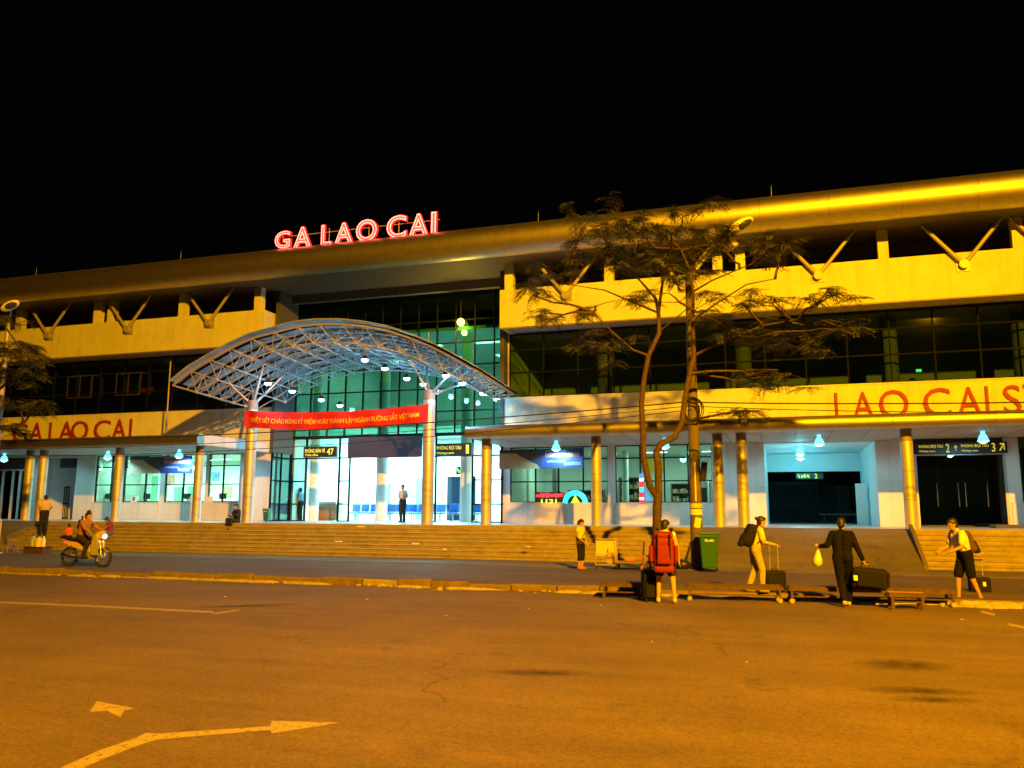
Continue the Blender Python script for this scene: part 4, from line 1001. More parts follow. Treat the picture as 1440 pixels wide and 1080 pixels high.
# ------------------------------------------------------------------ trees
def frond(b, p, d, L, rr, droop=.5, n=8):
    """a feathery compound leaf: narrow leaflets paired along an arching midrib"""
    d = d.normalized(); side = d.cross(V((0, 0, 1)))
    side = side.normalized() if side.length > .05 else V((1, 0, 0))
    q = p.copy()
    for i in range(n):
        t = (i+.5)/n; q = p+d*L*t+V((0, 0, -droop*L*t*t))
        ll = L*.34*(1-abs(t-.45)*.9); wd = L*.042
        tang = (d+V((0, 0, -2*droop*t))).normalized()
        for s_ in (-1, 1):
            a = (side*s_*.86+tang*.5+V((0, 0, -.18+rr.uniform(-.2, .2)))).normalized()
            m = q+a*ll*.5; e = q+a*ll; nrm = tang*wd
            b.add([q, m+nrm, e, m-nrm], [(0, 1, 2, 3)])
def branch(b, pts, r0, r1, n=7):
    k = len(pts); b.tube(pts, [r0+(r1-r0)*i/(k-1) for i in range(k)], n)
def wob(p, q, rr, n=4, amt=.12):
    L = (q-p).length; out = [p]
    for i in range(1, n):
        out.append(p.lerp(q, i/n)+V((rr.gauss(0, amt), rr.gauss(0, amt), rr.gauss(0, amt*.6)))*L*.35)
    return out+[q]
def make_tree(name, label, base, stems, clusters, Yt, seed, dens=1.0, ydep=1.6):
    rr = random.Random(seed); t = thing(name, label, 'tree', base)
    tk = MB(); nodes = []; stems = [(p_, a_*.78, b_*.78) for p_, a_, b_ in stems]
    for pts, r0, r1 in stems:
        w_ = [v if isinstance(v, Vector) else P(v[0], v[1], Y=Yt+v[2]) for v in pts]; branch(tk, w_, r0, r1, 10); nodes += w_[len(w_)//2:]
    tk.build('trunk', M['bark'], t)
    bb = MB(); lf = MB()
    for (cx, cy, rx, ry, nf) in clusters:
        yo = rr.uniform(-ydep, ydep); c = P(cx, cy, Y=Yt+yo); sc = (Yt+yo)/FPX*1.04; rx, ry = rx*sc, ry*sc
        near = min(nodes, key=lambda v: (v-c).length+(1.5 if v.z > c.z+.3 else 0)); mid = wob(near, c, rr, 5); branch(bb, mid, .045, .016, 6)
        for k in range(max(3, int(nf/5))):
            e = c+V((rr.gauss(0, rx*.72), rr.gauss(0, .8*rx), rr.gauss(0, ry*.55))); s0 = mid[rr.randrange(2, len(mid))]
            tw = wob(s0, e, rr, 4, .2); branch(bb, tw, .014, .006, 5)
            for m in range(int(16*dens)+1):
                st = tw[rr.randrange(1, len(tw))].lerp(e, rr.uniform(.2, 1)); an = rr.uniform(0, 6.28)
                dd = V((math.cos(an), math.sin(an), rr.uniform(-.15, .5))); frond(lf, st, dd, rr.uniform(.30, .58), rr, rr.uniform(.25, .7), 10)
    tag(bb.build('twigs', M['bark'], t), kind='stuff'); lf.build('crown', M['leaf'], t)
YT = 24.2
tbase = P(926, 806, Z=ZS); tbase = V((tbase.x, YT, ZS))
stems = [([tbase, (924, 760, 0), (924, 715, 0), (926, 692, 0)], .19, .15),
         ([(925, 700, 0), (914, 684, 0), (905, 645, -.05), (904, 600, -.1), (902, 568, -.1), (906, 530, -.15), (912, 500, -.2), (927, 468, -.2), (926, 440, -.2)], .13, .075),
         ([(926, 440, -.2), (922, 420, -.2), (905, 400, -.3), (885, 378, -.4)], .07, .03), ([(926, 440, -.2), (932, 395, -.1), (940, 360, 0)], .065, .03),
         ([(926, 695, 0), (926, 660, 0), (923, 636, 0), (930, 624, .05), (949, 614, .1), (959, 594, .15), (963, 560, .15), (970, 525, .15), (976, 500, .2)], .14, .085),
         ([(976, 500, .2), (974, 450, .25), (975, 410, .3), (970, 380, .35), (958, 352, .4)], .08, .035), ([(976, 500, .2), (1000, 488, .1), (1035, 474, 0), (1072, 458, -.1), (1105, 452, -.2)], .06, .022),
         ([(912, 500, -.2), (890, 492, -.4), (862, 468, -.6), (835, 440, -.7)], .05, .02), ([(974, 450, .25), (1010, 425, .4), (1050, 400, .6), (1090, 392, .7)], .045, .016),
         ([(926, 440, -.2), (890, 425, -.1), (850, 408, 0), (800, 400, .1)], .045, .016), ([(975, 410, .3), (1000, 395, 0), (1040, 378, -.3), (1080, 362, -.5)], .04, .015), ([(927, 466, -.2), (950, 448, -.4), (968, 432, -.6)], .035, .015)]
cl = [(848, 335, 55, 26, 40), (895, 345, 45, 28, 38), (940, 335, 42, 28, 34), (985, 345, 45, 30, 40), (1020, 350, 38, 28, 30), (810, 305, 26, 8, 10), (820, 365, 45, 26, 34), (775, 385, 34, 18, 22), (745, 412, 26, 14, 13), (765, 440, 26, 16, 14),
      (840, 430, 34, 20, 22), (880, 375, 40, 24, 30), (930, 375, 38, 24, 26), (1065, 345, 34, 26, 20), (1100, 345, 24, 22, 12), (1005, 385, 38, 22, 22), (860, 485, 52, 24, 30), (825, 478, 26, 16, 10), (1040, 490, 42, 30, 26), (1095, 470, 45, 22, 30), (1140, 465, 42, 18, 22), (1190, 462, 26, 14, 10),
      (1180, 412, 15, 12, 7), (1060, 540, 38, 26, 20), (1095, 520, 34, 16, 13), (1045, 430, 40, 18, 13), (1085, 425, 30, 14, 7), (985, 440, 28, 20, 12), (1050, 575, 26, 10, 9), (940, 412, 40, 18, 14), (960, 305, 38, 10, 10), (880, 318, 40, 10, 14)]
make_tree('street_tree', 'forked tree with feathery sparse crown growing beside the concrete pole', tbase, stems, cl, YT, 11)
YT2 = 23.6; b2 = V((PX(-55, YT2), YT2, ZS))
stems2 = [([b2, (-56, 720, 0), (-50, 640, 0), (-38, 590, 0)], .2, .13), ([(-38, 590, 0), (-10, 555, 0), (20, 530, -.2), (45, 510, -.3)], .09, .03), ([(-38, 590, 0), (-30, 540, .2), (-5, 500, .3), (25, 480, .3)], .09, .03), ([(-38, 590, 0), (-5, 600, -.4), (30, 596, -.6)], .06, .02), ([(-38, 590, 0), (-70, 540, 0), (-90, 500, 0)], .08, .03)]
cl2 = [(10, 480, 34, 22, 30), (40, 500, 32, 22, 32), (60, 515, 26, 16, 24), (15, 525, 34, 22, 30), (45, 490, 22, 14, 14), (30, 565, 34, 16, 26), (10, 600, 34, 18, 28), (55, 572, 22, 8, 10), (-30, 490, 40, 30, 34), (-60, 540, 40, 30, 34), (-20, 560, 34, 26, 26), (0, 450, 22, 14, 12), (28, 610, 20, 10, 10), (-80, 480, 40, 28, 26)]
make_tree('street_tree', 'bushy feathery tree reaching in front of the GA LAO CAI fascia', b2, stems2, cl2, YT2, 23, 1.1)

# ------------------------------------------------------------------ people
def remesh(mb, vox, name, smooth=4):
    me = mb.mesh(name); o = bpy.data.objects.new(name, me); COL.objects.link(o)
    m = o.modifiers.new('r', 'REMESH'); m.mode = 'VOXEL'; m.voxel_size = vox; m.use_smooth_shade = True
    s_ = o.modifiers.new('s', 'SMOOTH'); s_.iterations = smooth; s_.factor = .5
    dg = bpy.context.evaluated_depsgraph_get(); out = bpy.data.meshes.new_from_object(o.evaluated_get(dg))
    bpy.data.objects.remove(o); bpy.data.meshes.remove(me); out.name = name; return out
STAND = dict(pelvis=(0, 0, .95), chest=(0, 0, 1.28), neck=(0, 0, 1.43), head=(0, .03, 1.585),
    shR=(.17, 0, 1.39), shL=(-.17, 0, 1.39), elR=(.225, -.02, 1.12), elL=(-.225, -.02, 1.12), wrR=(.23, .06, .88), wrL=(-.23, .06, .88),
    hipR=(.085, 0, .92), hipL=(-.085, 0, .92), knR=(.10, .02, .50), knL=(-.10, .02, .50), anR=(.10, -.02, .085), anL=(-.10, -.02, .085))
def person(label, loc, rz, h, pose=None, lean=0, look=0, nod=0, top=(.7, .65, .5), sleeve=.6, legs=(.03, .03, .035), leg_len=1.95, shoe=(.03, .03, .03), hair='short', skin='skin', fem=False, vox=.012, open_toe=False, group=None, grip=(), extra=None):
    J = {k: V(v) for k, v in STAND.items()}
    if pose:
        for k, v in pose.items(): J[k] = V(v)
    if lean:
        c = J['pelvis']; m = Matrix.Rotation(-R(lean), 3, 'X')
        for k in ('chest', 'neck', 'head', 'shR', 'shL', 'elR', 'elL', 'wrR', 'wrL'):
            if not (pose and k in pose): J[k] = c+m @ (J[k]-c)
    s = h/1.70
    for k in J: J[k] = J[k]*s
    T = thing('person', label, 'person', loc, group, world=False, rz=rz)
    up_ = (J['neck']-J['pelvis']).normalized(); rt = (J['shR']-J['shL']).normalized(); fw = up_.cross(rt).normalized()
    hq = Euler((R(-nod), 0, R(look))).to_matrix(); hc = J['head']
    def hp(x, y, z): return hc+hq @ (V((x, y, z))*s)
    def torso(b, e):
        wch = (.085 if fem else .095)*s
        for sg in (-1, 1):
            b.capsule(J['chest']+rt*sg*wch*.8+up_*.03*s, J['pelvis']+rt*sg*.065*s+up_*.12*s, (.10 if fem else .115)*s+e, (.092 if fem else .10)*s+e)
        b.capsule(J['shL']*.88+J['chest']*.12, J['shR']*.88+J['chest']*.12, .066*s+e, .066*s+e)
        b.capsule(J['chest']+up_*.05*s, J['neck'], .10*s+e, .058*s+e*.6)
    def pelv(b, e):
        for sg, k in ((-1, 'hipL'), (1, 'hipR')): b.capsule(J['pelvis']+rt*sg*.06*s+up_*.05*s, J[k], .105*s+e, .098*s+e)
    def leg(b, sd, e, upto=2):
        hi, kn, an = J['hip'+sd], J['kn'+sd], J['an'+sd]
        if upto <= 1: b.capsule(hi, hi.lerp(kn, upto), .092*s+e, (.092-.03*upto)*s+e*1.6); return
        b.capsule(hi, kn, .092*s+e, .060*s+e); b.capsule(kn, kn.lerp(an, min(1, upto-1)), .060*s+e, (.060-.022*(upto-1))*s+e*1.3)
    def arm(b, sd, e, upto=2):
        a, k, w_ = J['sh'+sd], J['el'+sd], J['wr'+sd]
        if upto <= 1: b.capsule(a, a.lerp(k, upto), .056*s+e, (.056-.01*upto)*s+e*1.5); return
        b.capsule(a, k, .054*s+e, .042*s+e); b.capsule(k, k.lerp(w_, min(1, upto-1)), .042*s+e, (.042-.014*(upto-1))*s+e*1.2)
    def foot(b, sd, e):
        an, kn = J['an'+sd], J['kn'+sd]; d = V((fw.x, fw.y, 0)); d = d.normalized() if d.length > .1 else V((0, 1, 0))
        shn = (an-kn).normalized()
        if abs(shn.z) < .75: d = (d*.3+V((0, 0, .9))).normalized()
        b.capsule(an-d*.03*s-V((0, 0, .035*s)), an+d*.13*s-V((0, 0, .045*s)), .040*s+e, .034*s+e); b.capsule(an, an-V((0, 0, .03*s)), .038*s+e, .04*s+e)
    def hand(b, sd):
        k, w_ = J['el'+sd], J['wr'+sd]; d = (w_-k).normalized(); sx_ = 1 if sd == 'R' else -1
        wide = (fw-d*fw.dot(d)); wide = wide.normalized() if wide.length > .2 else rt
        pn = d.cross(wide)*sx_
        for q in (-.022, 0, .022): b.capsule(w_+wide*q*s*.6, w_+d*.075*s+wide*q*s*1.2, .015*s, .014*s, 8)
        cr = .9 if sd in grip else .3
        for i, q in enumerate((-.033, -.011, .011, .033)):
            L = (.062, .074, .078, .068)[i]*s; a = w_+d*.08*s+wide*q*s; m = a+(d*math.cos(cr*.6)+pn*math.sin(cr*.6))*L*.5; e = m+(d*math.cos(cr*1.6)+pn*math.sin(cr*1.6))*L*.55
            b.capsule(a, m, .0095*s, .009*s, 6); b.capsule(m, e, .009*s, .0075*s, 6)
        a = w_+d*.03*s+wide*.03*s; m = a+(wide*.7+d*.6+pn*.25).normalized()*.035*s; b.capsule(a, m, .012*s, .011*s, 6); b.capsule(m, m+(d+pn*.5).normalized()*.032*s, .011*s, .009*s, 6)
    b = MB(); torso(b, 0); pelv(b, 0)
    for sd in 'RL': arm(b, sd, 0); leg(b, sd, 0); foot(b, sd, 0); hand(b, sd)
    b.capsule(J['neck']-up_*.03*s, hc-V((0, 0, .06*s)), .054*s, .05*s)
    b.ellipsoid(hp(0, 0, .015), .074*s, .094*s, .108*s, hq.to_euler()); b.ellipsoid(hp(0, .025, -.065), .052*s, .062*s, .055*s, hq.to_euler())
    b.capsule(hp(0, .092, .012), hp(0, .108, -.022), .009*s, .014*s, 8)
    for sg in (-1, 1): b.ellipsoid(hp(.076*sg, -.005, -.005), .010*s, .02*s, .03*s, hq.to_euler(), n=8, m=6)
    b.capsule(hp(-.018, .084, -.058), hp(.018, .084, -.058), .008*s, .008*s, 6)
    me = remesh(b, vox*.85, 'body'); mesh_obj('body', me, M[skin], T)
    for sg in (-1, 1): MB().ellipsoid(hp(.03*sg, .086, .012), .013*s, .008*s, .008*s, n=8, m=6).build('eye', M['eye'], T)
    if top is not None:
        b = MB(); torso(b, .016*s); pelv(b, .012*s)
        if sleeve > 0:
            for sd in 'RL': arm(b, sd, .015*s, sleeve)
        mesh_obj('shirt', remesh(b, vox, 'shirt'), mat('shirt_cloth', top, .85, var=.22, scale=9, bump=1.0, bscale=11, spec=.12), T)
    b = MB(); pelv(b, .019*s)
    for sd in 'RL': leg(b, sd, .020*s, leg_len)
    mesh_obj('shorts' if leg_len < 1.3 else 'trousers', remesh(b, vox, 'trousers'), mat('trouser_cloth', legs, .85, var=.25, scale=9, bump=1.0, bscale=11, spec=.12), T)
    if shoe:
        for sd in 'RL':
            b = MB(); foot(b, sd, .009*s); mesh_obj('shoe', remesh(b, vox, 'shoe', 2), mat('shoe_leather', shoe, .6), T)
    b = MB(); b.ellipsoid(hp(0, -.018, .032), .084*s, .100*s, .102*s, hq.to_euler()); b.ellipsoid(hp(0, -.045, -.02), .074*s, .064*s, .08*s, hq.to_euler())
    b.ellipsoid(hp(0, .05, .075), .062*s, .045*s, .035*s, hq.to_euler())
    if hair == 'bun': b.ellipsoid(hp(0, -.12, .06), .045*s, .045*s, .042*s)
    if hair == 'tail': b.capsule(hp(0, -.115, .03), hp(0, -.14, -.12), .035*s, .02*s)
    if hair == 'cap': pass
    mesh_obj('hair', remesh(b, vox, 'hair', 2), M['hair'], T)
    return T, J, s

def strap(pts, parent, m, w_=.045, name='strap'): return MB().tube(pts, w_/2, 6).build(name, m, parent)
def rbox(name, c, sx, sy, sz, m, parent, bev=.05, rot=None):
    return MB().cbox(c, sx, sy, sz, rot).build(name, m, parent, bevel=bev)
FACE_R, FACE_L = -R(72), R(108)
redm = mat('red_nylon', (.20, .006, .008), .75, var=.2, scale=12)

# traveller with the large red rucksack, dragging a black case
p1 = V((-2.29, 17.17, 0)); rz1 = R(8)
person('person in white vest and dark shorts wearing a big red rucksack', p1, rz1, 1.66, dict(elL=(-.27, -.05, 1.13), wrL=(-.33, .02, .90), elR=(.24, -.03, 1.12), wrR=(.27, .02, .87), knR=(.14, .02, .5), knL=(-.14, .02, .5), anR=(.17, -.03, .085), anL=(-.16, .02, .085), head=(.02, .06, 1.56)),
       lean=4, look=-38, nod=10, top=(.72, .70, .66), sleeve=0, legs=(.035, .032, .05), leg_len=.72, shoe=(.5, .42, .3), fem=True, grip='L')
t = thing('rucksack', 'tall red hiking rucksack carried on the back in front of the tree', 'rucksack', p1, world=False, rz=rz1)
rbox('main_pack', (-.03, -.25, 1.02), .42, .28, .60, redm, t, .09, (R(3), 0, 0)); rbox('top_lid', (-.03, -.24, 1.345), .38, .28, .13, redm, t, .05, (R(6), R(2), 0)); rbox('base_pocket', (-.03, -.24, .69), .40, .26, .16, mat('dark_red_nylon', (.22, .01, .012), .8), t, .06)
rbox('front_pocket', (-.03, -.41, .96), .28, .08, .36, redm, t, .035)
for sg in (-1, 1):
    rbox('side_pocket', (-.03+sg*.245, -.25, .98), .08, .2, .34, redm, t, .035)
    strap([(sg*.13, -.12, 1.36), (sg*.14, 0, 1.47), (sg*.14, .12, 1.38), (sg*.16, .12, 1.15), (sg*.18, -.1, .92)], t, M['black'])
    strap([(-.03+sg*.12, -.42, 1.38), (-.03+sg*.12, -.465, 1.1), (-.03+sg*.12, -.42, .8)], t, M['black'], .025, 'buckle_strap')
def suitcase(label, loc, rz, w_, d_, h, m=None, pull=.0, lean=0, cat='suitcase', tagc=False):
    m = m or M['black']; t = thing('suitcase', label, cat, loc, world=False, rz=rz)
    b = rbox('case', (0, 0, h/2+.05), w_, d_, h, m, t, .04)
    rbox('front_pocket', (0, -d_/2-.02, h*.45), w_*.8, .05, h*.6, m, t, .02)
    for sx_ in (-1, 1):
        for sy in (-1, 1): MB().tube([(sx_*(w_/2-.06)-.015, sy*(d_/2-.05), .035), (sx_*(w_/2-.06)+.015, sy*(d_/2-.05), .035)], .035, 12).build('wheel', M['rubber'], t)
    if pull:
        for sx_ in (-1, 1): MB().tube([(sx_*w_*.2, 0, h+.04), (sx_*w_*.2, 0, h+pull)], .011, 8).build('handle_rod', M['frame'], t)
        MB().tube([(-w_*.24, 0, h+pull), (w_*.24, 0, h+pull)], .018, 8).build('handle_grip', M['blackp'], t)
    MB().tube([(-.09, 0, h+.05), (-.06, 0, h+.09), (.06, 0, h+.09), (.09, 0, h+.05)], .014, 6).build('top_handle', M['blackp'], t)
    if tagc: MB().cbox((w_*.1, -d_/2-.05, h*.75), .06, .01, .09).build('luggage_tag', M['white'], t)
    return t
suitcase('black wheeled suitcase dragged beside the red rucksack traveller', V((-2.62, 17.35, 0)), R(25), .36, .26, .58, pull=.2)

# woman with black backpack pulling a small case behind the luggage trolleys
p2 = P(1064, 833, Z=ZS-.02)
person('person in cream shirt and khaki trousers bent under a black backpack', p2, FACE_R-R(3), 1.62, dict(elR=(.22, .14, 1.12), wrR=(.20, .40, 1.06), elL=(-.22, .16, 1.10), wrL=(-.18, .40, 1.06), anR=(.1, .10, .085), anL=(-.1, -.16, .085), knR=(.1, .12, .5), knL=(-.1, .0, .5)), lean=13, nod=8, top=(.66, .58, .36), sleeve=.75, legs=(.42, .34, .20), leg_len=1.9, shoe=(.25, .2, .15), hair='bun', fem=True, grip='RL')
t = thing('backpack', 'round black backpack on the person in cream shirt', 'backpack', p2, world=False, rz=FACE_R-R(3))
rbox('main_pack', (0, -.10, 1.20), .34, .26, .50, M['black'], t, .09, (R(-24), 0, 0)); rbox('front_pocket', (0, -.26, 1.10), .26, .10, .30, M['black'], t, .04, (R(-24), 0, 0))
for sg in (-1, 1): strap([(sg*.12, .0, 1.34), (sg*.13, .08, 1.42), (sg*.14, .18, 1.34), (sg*.15, .17, 1.18), (sg*.17, .02, 1.03)], t, M['blackp'], .035)
c = P(1090, 833, Z=ZS-.02); suitcase('small black trolley case with raised handle behind the luggage trolley', c+V((0, .1, 0)), R(15), .44, .24, .40, pull=.62)

# person in black climbing the kerb with case and plastic bag
p3 = V((1.08, 17.72, 0)); rz3 = R(-6)
person('person in black jacket stepping onto the kerb with bags in both hands', p3, rz3, 1.70, dict(elL=(-.27, -.04, 1.16), wrL=(-.40, .08, 1.14), elR=(.27, 0, 1.13), wrR=(.36, .05, .90), anR=(.06, .16, .085), knR=(.09, .16, .52), anL=(.0, -.14, .12), knL=(-.06, .02, .5)), lean=7, nod=16, top=(.006, .006, .008), sleeve=1.95, legs=(.007, .007, .010), leg_len=1.95, shoe=(.45, .4, .32), grip='RL')
t = thing('plastic_bag', 'pale yellow plastic bag hanging from the hand of the person in black', 'bag', p3, world=False, rz=rz3)
b = MB(); b.tube([(-.45, .10, 1.07), (-.46, .10, .98), (-.47, .10, .88), (-.48, .10, .79), (-.48, .10, .74)], [.02, .055, .09, .095, .03], 10); b.build('sack', mat('thin_plastic', (.72, .62, .40), .5), t)
strap([(-.44, .10, 1.06), (-.43, .10, 1.13)], t, mat('thin_plastic_handle', (.5, .3, .2), .5), .02, 'handle')
t = thing('holdall', 'bulky black holdall carried by the person in black', 'holdall', p3, world=False, rz=rz3)
rbox('body', (.46, .08, .54), .64, .34, .40, M['black'], t, .07, (0, R(4), 0)); rbox('end_pocket', (.79, .08, .52), .06, .26, .28, M['black'], t, .025, (0, R(4), 0)); rbox('front_pocket', (.46, -.11, .52), .44, .06, .26, M['black'], t, .025, (0, R(4), 0))
MB().tube([(.30, .08, .72), (.34, .08, .83), (.46, .08, .83), (.50, .08, .72)], .016, 8).build('handle', M['blackp'], t); MB().cbox((.22, -.145, .56), .07, .012, .10).build('luggage_tag', M['white'], t)

# man bending at the far end with backpack and small case
p4 = P(1362, 846, Z=.02)
person('person in white shirt and dark shorts leaning forward with backpack', p4, FACE_L+R(2), 1.70, dict(elR=(.22, .20, 1.10), wrR=(.16, .42, 1.02), elL=(-.22, .18, 1.10), wrL=(-.16, .40, 1.0), anR=(.1, .14, .085), anL=(-.1, -.2, .085), knR=(.1, .12, .5), knL=(-.1, -.04, .5)), lean=17, nod=14, top=(.76, .70, .5), sleeve=.7, legs=(.008, .008, .01), leg_len=.9, shoe=(.3, .26, .2), skin='skin2', grip='RL')
t = thing('backpack', 'dark brown backpack on the person in white shirt', 'backpack', p4, world=False, rz=FACE_L+R(2))
bm_ = mat('brown_nylon', (.07, .035, .025), .7, var=.3, scale=15)
rbox('main_pack', (0, -.05, 1.20), .32, .22, .46, bm_, t, .07, (R(-24), 0, 0)); rbox('front_pocket', (0, -.2, 1.10), .24, .10, .28, M['black'], t, .04, (R(-24), 0, 0))
for sg in (-1, 1): strap([(sg*.12, .02, 1.36), (sg*.13, .12, 1.44), (sg*.14, .215, 1.36), (sg*.15, .205, 1.2), (sg*.17, .05, 1.05)], t, M['blackp'], .035)
c = P(1380, 838, Z=.03); suitcase('small black trolley case with white tag beside the rubble', c+V((0, .1, 0)), R(10), .42, .22, .34, pull=.42, tagc=True)

# girl on the far pavement
p5 = P(817, 801, Z=ZS-.02); rz5 = FACE_R-R(35)
person('girl in white top and black leggings standing by the luggage carts', p5, rz5, 1.46, dict(wrR=(.16, .16, .98), elR=(.22, 0, 1.12), wrL=(-.2, .10, .9)), nod=18, top=(.75, .66, .45), sleeve=.25, legs=(.018, .018, .02), leg_len=1.35, shoe=(.5, .16, .06), hair='tail', fem=True)
t = thing('shoulder_strap_bag', 'small dark red bag worn across the white top of the girl', 'bag', p5, world=False, rz=rz5)
strap([(-.10, .12, 1.17), (0, .135, 1.05), (.12, .10, .90)], t, M['rust'], .03); strap([(-.10, .10, 1.17), (-.1, -.08, 1.19), (.0, -.13, 1.05), (.13, -.08, .88)], t, M['rust'], .03); rbox('pouch', (.17, .05, .80), .07, .16, .13, M['rust'], t, .02)

# sitters and others on the steps
SEAT = dict(pelvis=(0, 0, .10), chest=(0, .02, .44), neck=(0, .03, .60), head=(0, .08, .75), shR=(.17, .02, .56), shL=(-.17, .02, .56), elR=(.23, .14, .34), elL=(-.23, .14, .34), wrR=(.12, .34, .38), wrL=(-.12, .34, .38),
            hipR=(.085, .02, .09), hipL=(-.085, .02, .09), knR=(.13, .42, .18), knL=(-.13, .42, .18), anR=(.12, .46, -.26), anL=(-.12, .46, -.26))
def stepz(y): return ZS+RISE*max(0, min(NS, math.floor((y-YST)/TR)+1))
def on_step(px, py, zz):
    p = P(px, py, Z=zz); return p
def seat_at(px, k):                       # sit on the edge of step k
    y = YST+TR*(k-1)+.16; return V((PX(px, y), y, ZS+RISE*k))
NSIT = dict(SEAT); NSIT.update(anR=(.12, .40, -.20), anL=(-.12, .40, -.20))
q7 = V((PX(63, 28.5), 28.5, 0)); person('person in yellow shirt and dark trousers standing on the ramp edge', V((q7.x, q7.y, ZS+(ZP-ZS)*(q7.y-YST+1.1)/(YPL-YST+1.1))), R(70), 1.68, dict(wrR=(.16, .12, .95), elR=(.25, -.05, 1.15), wrL=(-.16, .12, .95), elL=(-.25, -.05, 1.15)), look=15, top=(.68, .54, .16), legs=(.03, .025, .02), skin='skin2', vox=.015)
LSIT = dict(NSIT); LSIT.update(knR=(.10, .40, .10), knL=(-.10, .40, .10), anR=(.10, .72, -.12), anL=(-.10, .76, -.12))
person('child in orange shirt sitting on the steps with outstretched legs', seat_at(100, 3), R(85), 1.25, LSIT, top=(.75, .14, .05), legs=(.02, .02, .02), skin='skin2', vox=.013)
person('woman in cream and orange top sitting high on the steps', seat_at(127, 6), R(95), 1.55, NSIT, top=(.75, .52, .25), sleeve=.7, legs=(.05, .03, .03), hair='tail', skin='skin2', fem=True, vox=.014)
person('child in dark clothes sitting beside the woman on the steps', seat_at(117, 6), R(60), 1.05, NSIT, top=(.03, .04, .03), legs=(.03, .03, .03), skin='skin2', vox=.013)
person('man in dark red vest bent over a phone on the steps', seat_at(157, 4), R(115), 1.62, dict(NSIT, head=(0, .16, .70)), nod=32, top=(.26, .03, .04), sleeve=0, legs=(.12, .15, .25), leg_len=.9, skin='skin2', vox=.014, shoe=(.15, .1, .08))
person('man in dark clothes crouched beside the canopy column', V((PX(334, 30.2), 30.2, ZP-.03)), R(160), 1.6, NSIT, nod=12, top=(.03, .03, .035), sleeve=1.9, legs=(.03, .03, .03), vox=.014)
person('man in pale shirt and dark trousers standing in the main entrance', V((PX(566, 34.6), 34.6, ZP)), R(165), 1.70, dict(elR=(.24, -.02, 1.14), wrR=(.08, .18, 1.12), elL=(-.24, -.02, 1.14), wrL=(-.08, .18, 1.10)), top=(.62, .52, .42), sleeve=.7, legs=(.03, .04, .04), vox=.014, skin='skin2')
person('staff member in blue shirt standing behind the corner glass', V((PX(422, 37.3), 37.3, ZP)), R(90), 1.66, dict(wrR=(.16, .36, 1.0), elR=(.22, .1, 1.12)), top=(.2, .36, .6), legs=(.02, .02, .03), vox=.015)
q = P(-4, 772, Z=.3); person('street vendor in orange top standing beside the pale pole', V((q.x, q.y-1.0, ZS)), R(-60), 1.55, top=(.7, .3, .08), legs=(.1, .05, .04), skin='skin2', vox=.016, fem=True)

# ------------------------------------------------------------------ flat luggage trolleys in front of the kerb
def trolley(label, xa, xb, y0, ang, h=.30, W_=.46, casters=True, mdeck='rust'):
    L = xb-xa; t = thing('luggage_trolley', label, 'trolley', (xa, y0, 0), 'flat luggage trolleys at the kerb', world=False, rz=ang)
    fr = MB()
    for yy in (0, W_): fr.box(0, L, yy-.022, yy+.022, h-.055, h)
    for xx in (0, L*.5, L): fr.box(xx-.022, xx+.022, .0221, W_-.0221, h-.05, h-.004)
    fr.build('frame', M['rust'], t)
    n = 5
    for i in range(n): MB().box(.02, L-.02, i*W_/n+.012, (i+1)*W_/n-.012, h+.002, h+.028+.004*(i % 2)).build('plank', M[mdeck] if i % 2 else M['rust'], t)
    for xx in (.06, L-.06):
        for yy in (0, W_):
            MB().box(xx-.024, xx+.024, yy-.024, yy+.024, .09, h-.056).build('leg', M['rust'], t)
            if casters:
                w_ = MB().tube([(xx, yy-.02, .05), (xx, yy+.02, .05)], .05, 12).build('wheel', M['sand'], t)
            else: MB().box(xx-.03, xx+.03, yy-.03, yy+.03, .0, .089).build('foot', M['rust'], t)
        MB().box(xx-.015, xx+.015, .025, W_-.025, .13, .16).build('crossbar', M['rust'], t)
    MB().box(.09, L-.09, -.012, .012, .125, .15).build('lower_rail', M['rust'], t)
    return t
an = math.atan2(.55, 5.3)
def ty(xx): return 17.75+(xx+2.2)*.104
for xa, xb, cs, lab in ((-3.7, -2.85, False, 'short dark flat trolley behind the red rucksack traveller'), (-1.95, -.05, True, 'long rusty flat trolley in front of the person with black backpack'), (.05, 3.15, True, 'longest rusty flat trolley behind the person in black')):
    trolley(lab, xa, xb, ty(xa), an, casters=cs)
trolley('small wooden bench frame standing before the longest trolley', 1.85, 2.5, ty(1.85)-.62, an, .28, .28, False, 'wood')
# sand heap by the end of the trolleys
b = MB(); rr = random.Random(8)
for i in range(60):
    xx = rr.uniform(3.3, 6.5); b.ellipsoid((xx, 18.75+rr.gauss(0, .18), 0), rr.uniform(.08, .4), rr.uniform(.06, .2), rr.uniform(.03, .11), n=9, m=6)
tag(b.build('sand_heap', M['sand']), 'low heap of pale sand and rubble past the end of the trolleys', 'rubble', kind='stuff')

